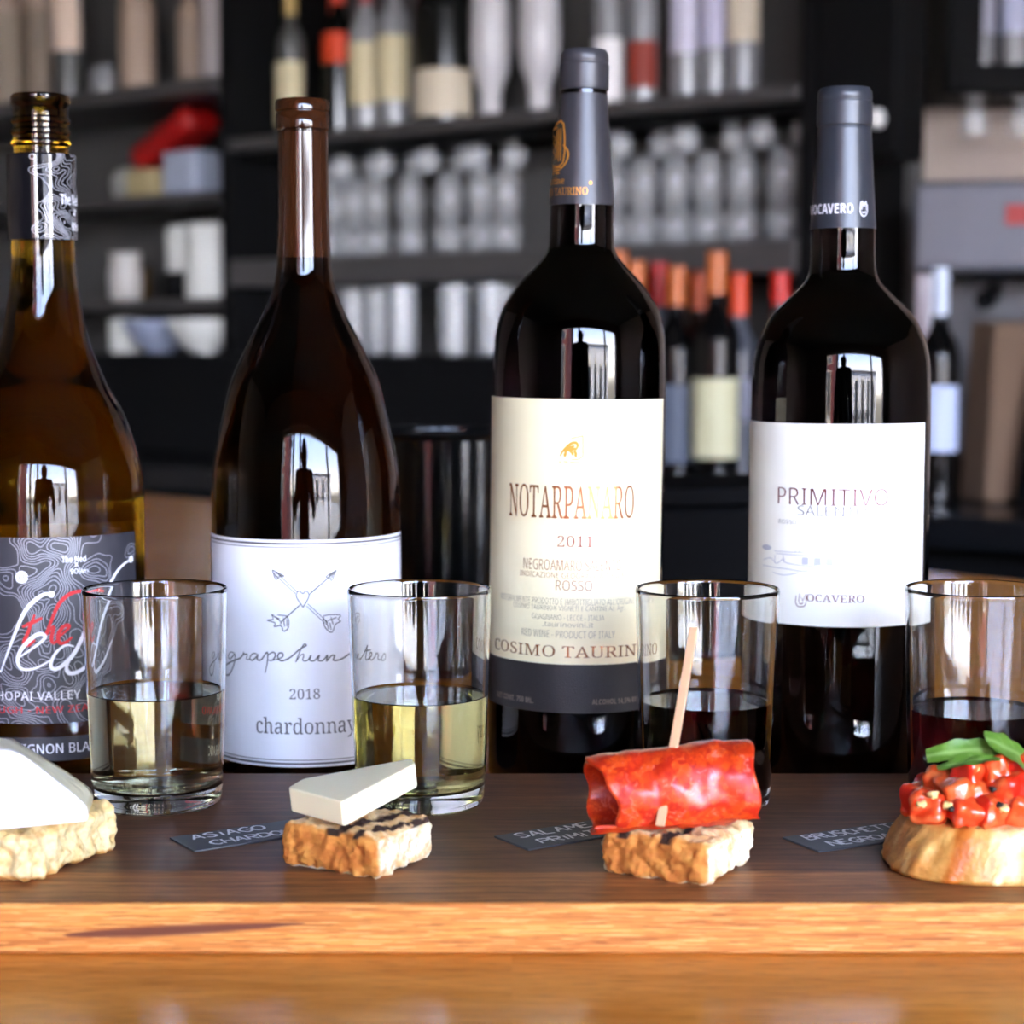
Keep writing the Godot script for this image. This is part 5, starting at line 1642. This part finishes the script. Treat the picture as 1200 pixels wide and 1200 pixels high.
func photographer() -> void:
	var t := thing("person", "person in dark clothes behind the camera holding up a phone with both hands", "person", Vector3(0, 0, 0))
	var V := func(x: float, y: float, z: float) -> Vector3: return Vector3(x, y, z)
	var body := MB.new()
	var bones := [[V.call(0, 1.30, 0.50), V.call(0, 1.00, 0.52), 0.150, 0.130], [V.call(0, 1.00, 0.52), V.call(0, 0.92, 0.53), 0.135, 0.150],
			[V.call(0, 1.38, 0.49), V.call(0, 1.50, 0.46), 0.065, 0.055], [V.call(0, 1.55, 0.43), V.call(0, 1.61, 0.42), 0.080, 0.092], [V.call(0, 1.535, 0.375), V.call(0, 1.56, 0.365), 0.035, 0.030]]
	for s in [-1.0, 1.0]:
		bones.append_array([[V.call(0.05 * s, 1.38, 0.49), V.call(0.175 * s, 1.375, 0.48), 0.09, 0.068], [V.call(0.175 * s, 1.375, 0.48), V.call(0.245 * s, 1.13, 0.40), 0.060, 0.046], [V.call(0.245 * s, 1.13, 0.40), V.call(0.085 * s, 1.225, 0.115), 0.044, 0.030],
				[V.call(0.085 * s, 0.90, 0.53), V.call(0.10 * s, 0.50, 0.50), 0.092, 0.062], [V.call(0.10 * s, 0.50, 0.50), V.call(0.11 * s, 0.09, 0.54), 0.060, 0.042], [V.call(0.11 * s, 0.05, 0.56), V.call(0.125 * s, 0.04, 0.38), 0.050, 0.036]])
	net_into(body, bones, 0.026, 0.05)
	for s in [-1.0, 1.0]:                              # hands: palm, four fingers behind the phone, thumb in front
		var hand := [[V.call(0.085 * s, 1.225, 0.115), V.call(0.055 * s, 1.235, 0.070), 0.028, 0.026]]
		for k in 4:
			var y := 1.212 + k * 0.019
			hand.append([V.call(0.056 * s, y, 0.062), V.call(0.050 * s, y + 0.004, 0.026), 0.0095, 0.0085])
			hand.append([V.call(0.050 * s, y + 0.004, 0.026), V.call((0.030 + 0.004 * (k % 2)) * s, y + 0.006, 0.024), 0.0085, 0.0075])
		hand.append([V.call(0.062 * s, 1.205, 0.095), V.call(0.048 * s, 1.20, 0.062), 0.012, 0.0105])
		hand.append([V.call(0.048 * s, 1.20, 0.062), V.call(0.026 * s, 1.215, 0.058), 0.0105, 0.008])
		net_into(body, hand, 0.006, 0.006)
	body.weld()
	part("body", body.mesh(), mat(Color(0.10, 0.095, 0.10), 0.85), t)
	var hair := MB.new()
	net_into(hair, [[V.call(0, 1.60, 0.445), V.call(0, 1.65, 0.44), 0.088, 0.080], [V.call(0, 1.52, 0.48), V.call(0, 1.60, 0.46), 0.06, 0.08]], 0.02, 0.04)
	hair.weld()
	part("hair", hair.mesh(), mat(Color(0.08, 0.055, 0.04), 0.7), t)
	solo("phone", box(Vector3(0.076, 0.156, 0.009), 0.003), M.black_gloss, Vector3(0, 1.245, 0.042), "black phone held upright in front of the person", "phone")
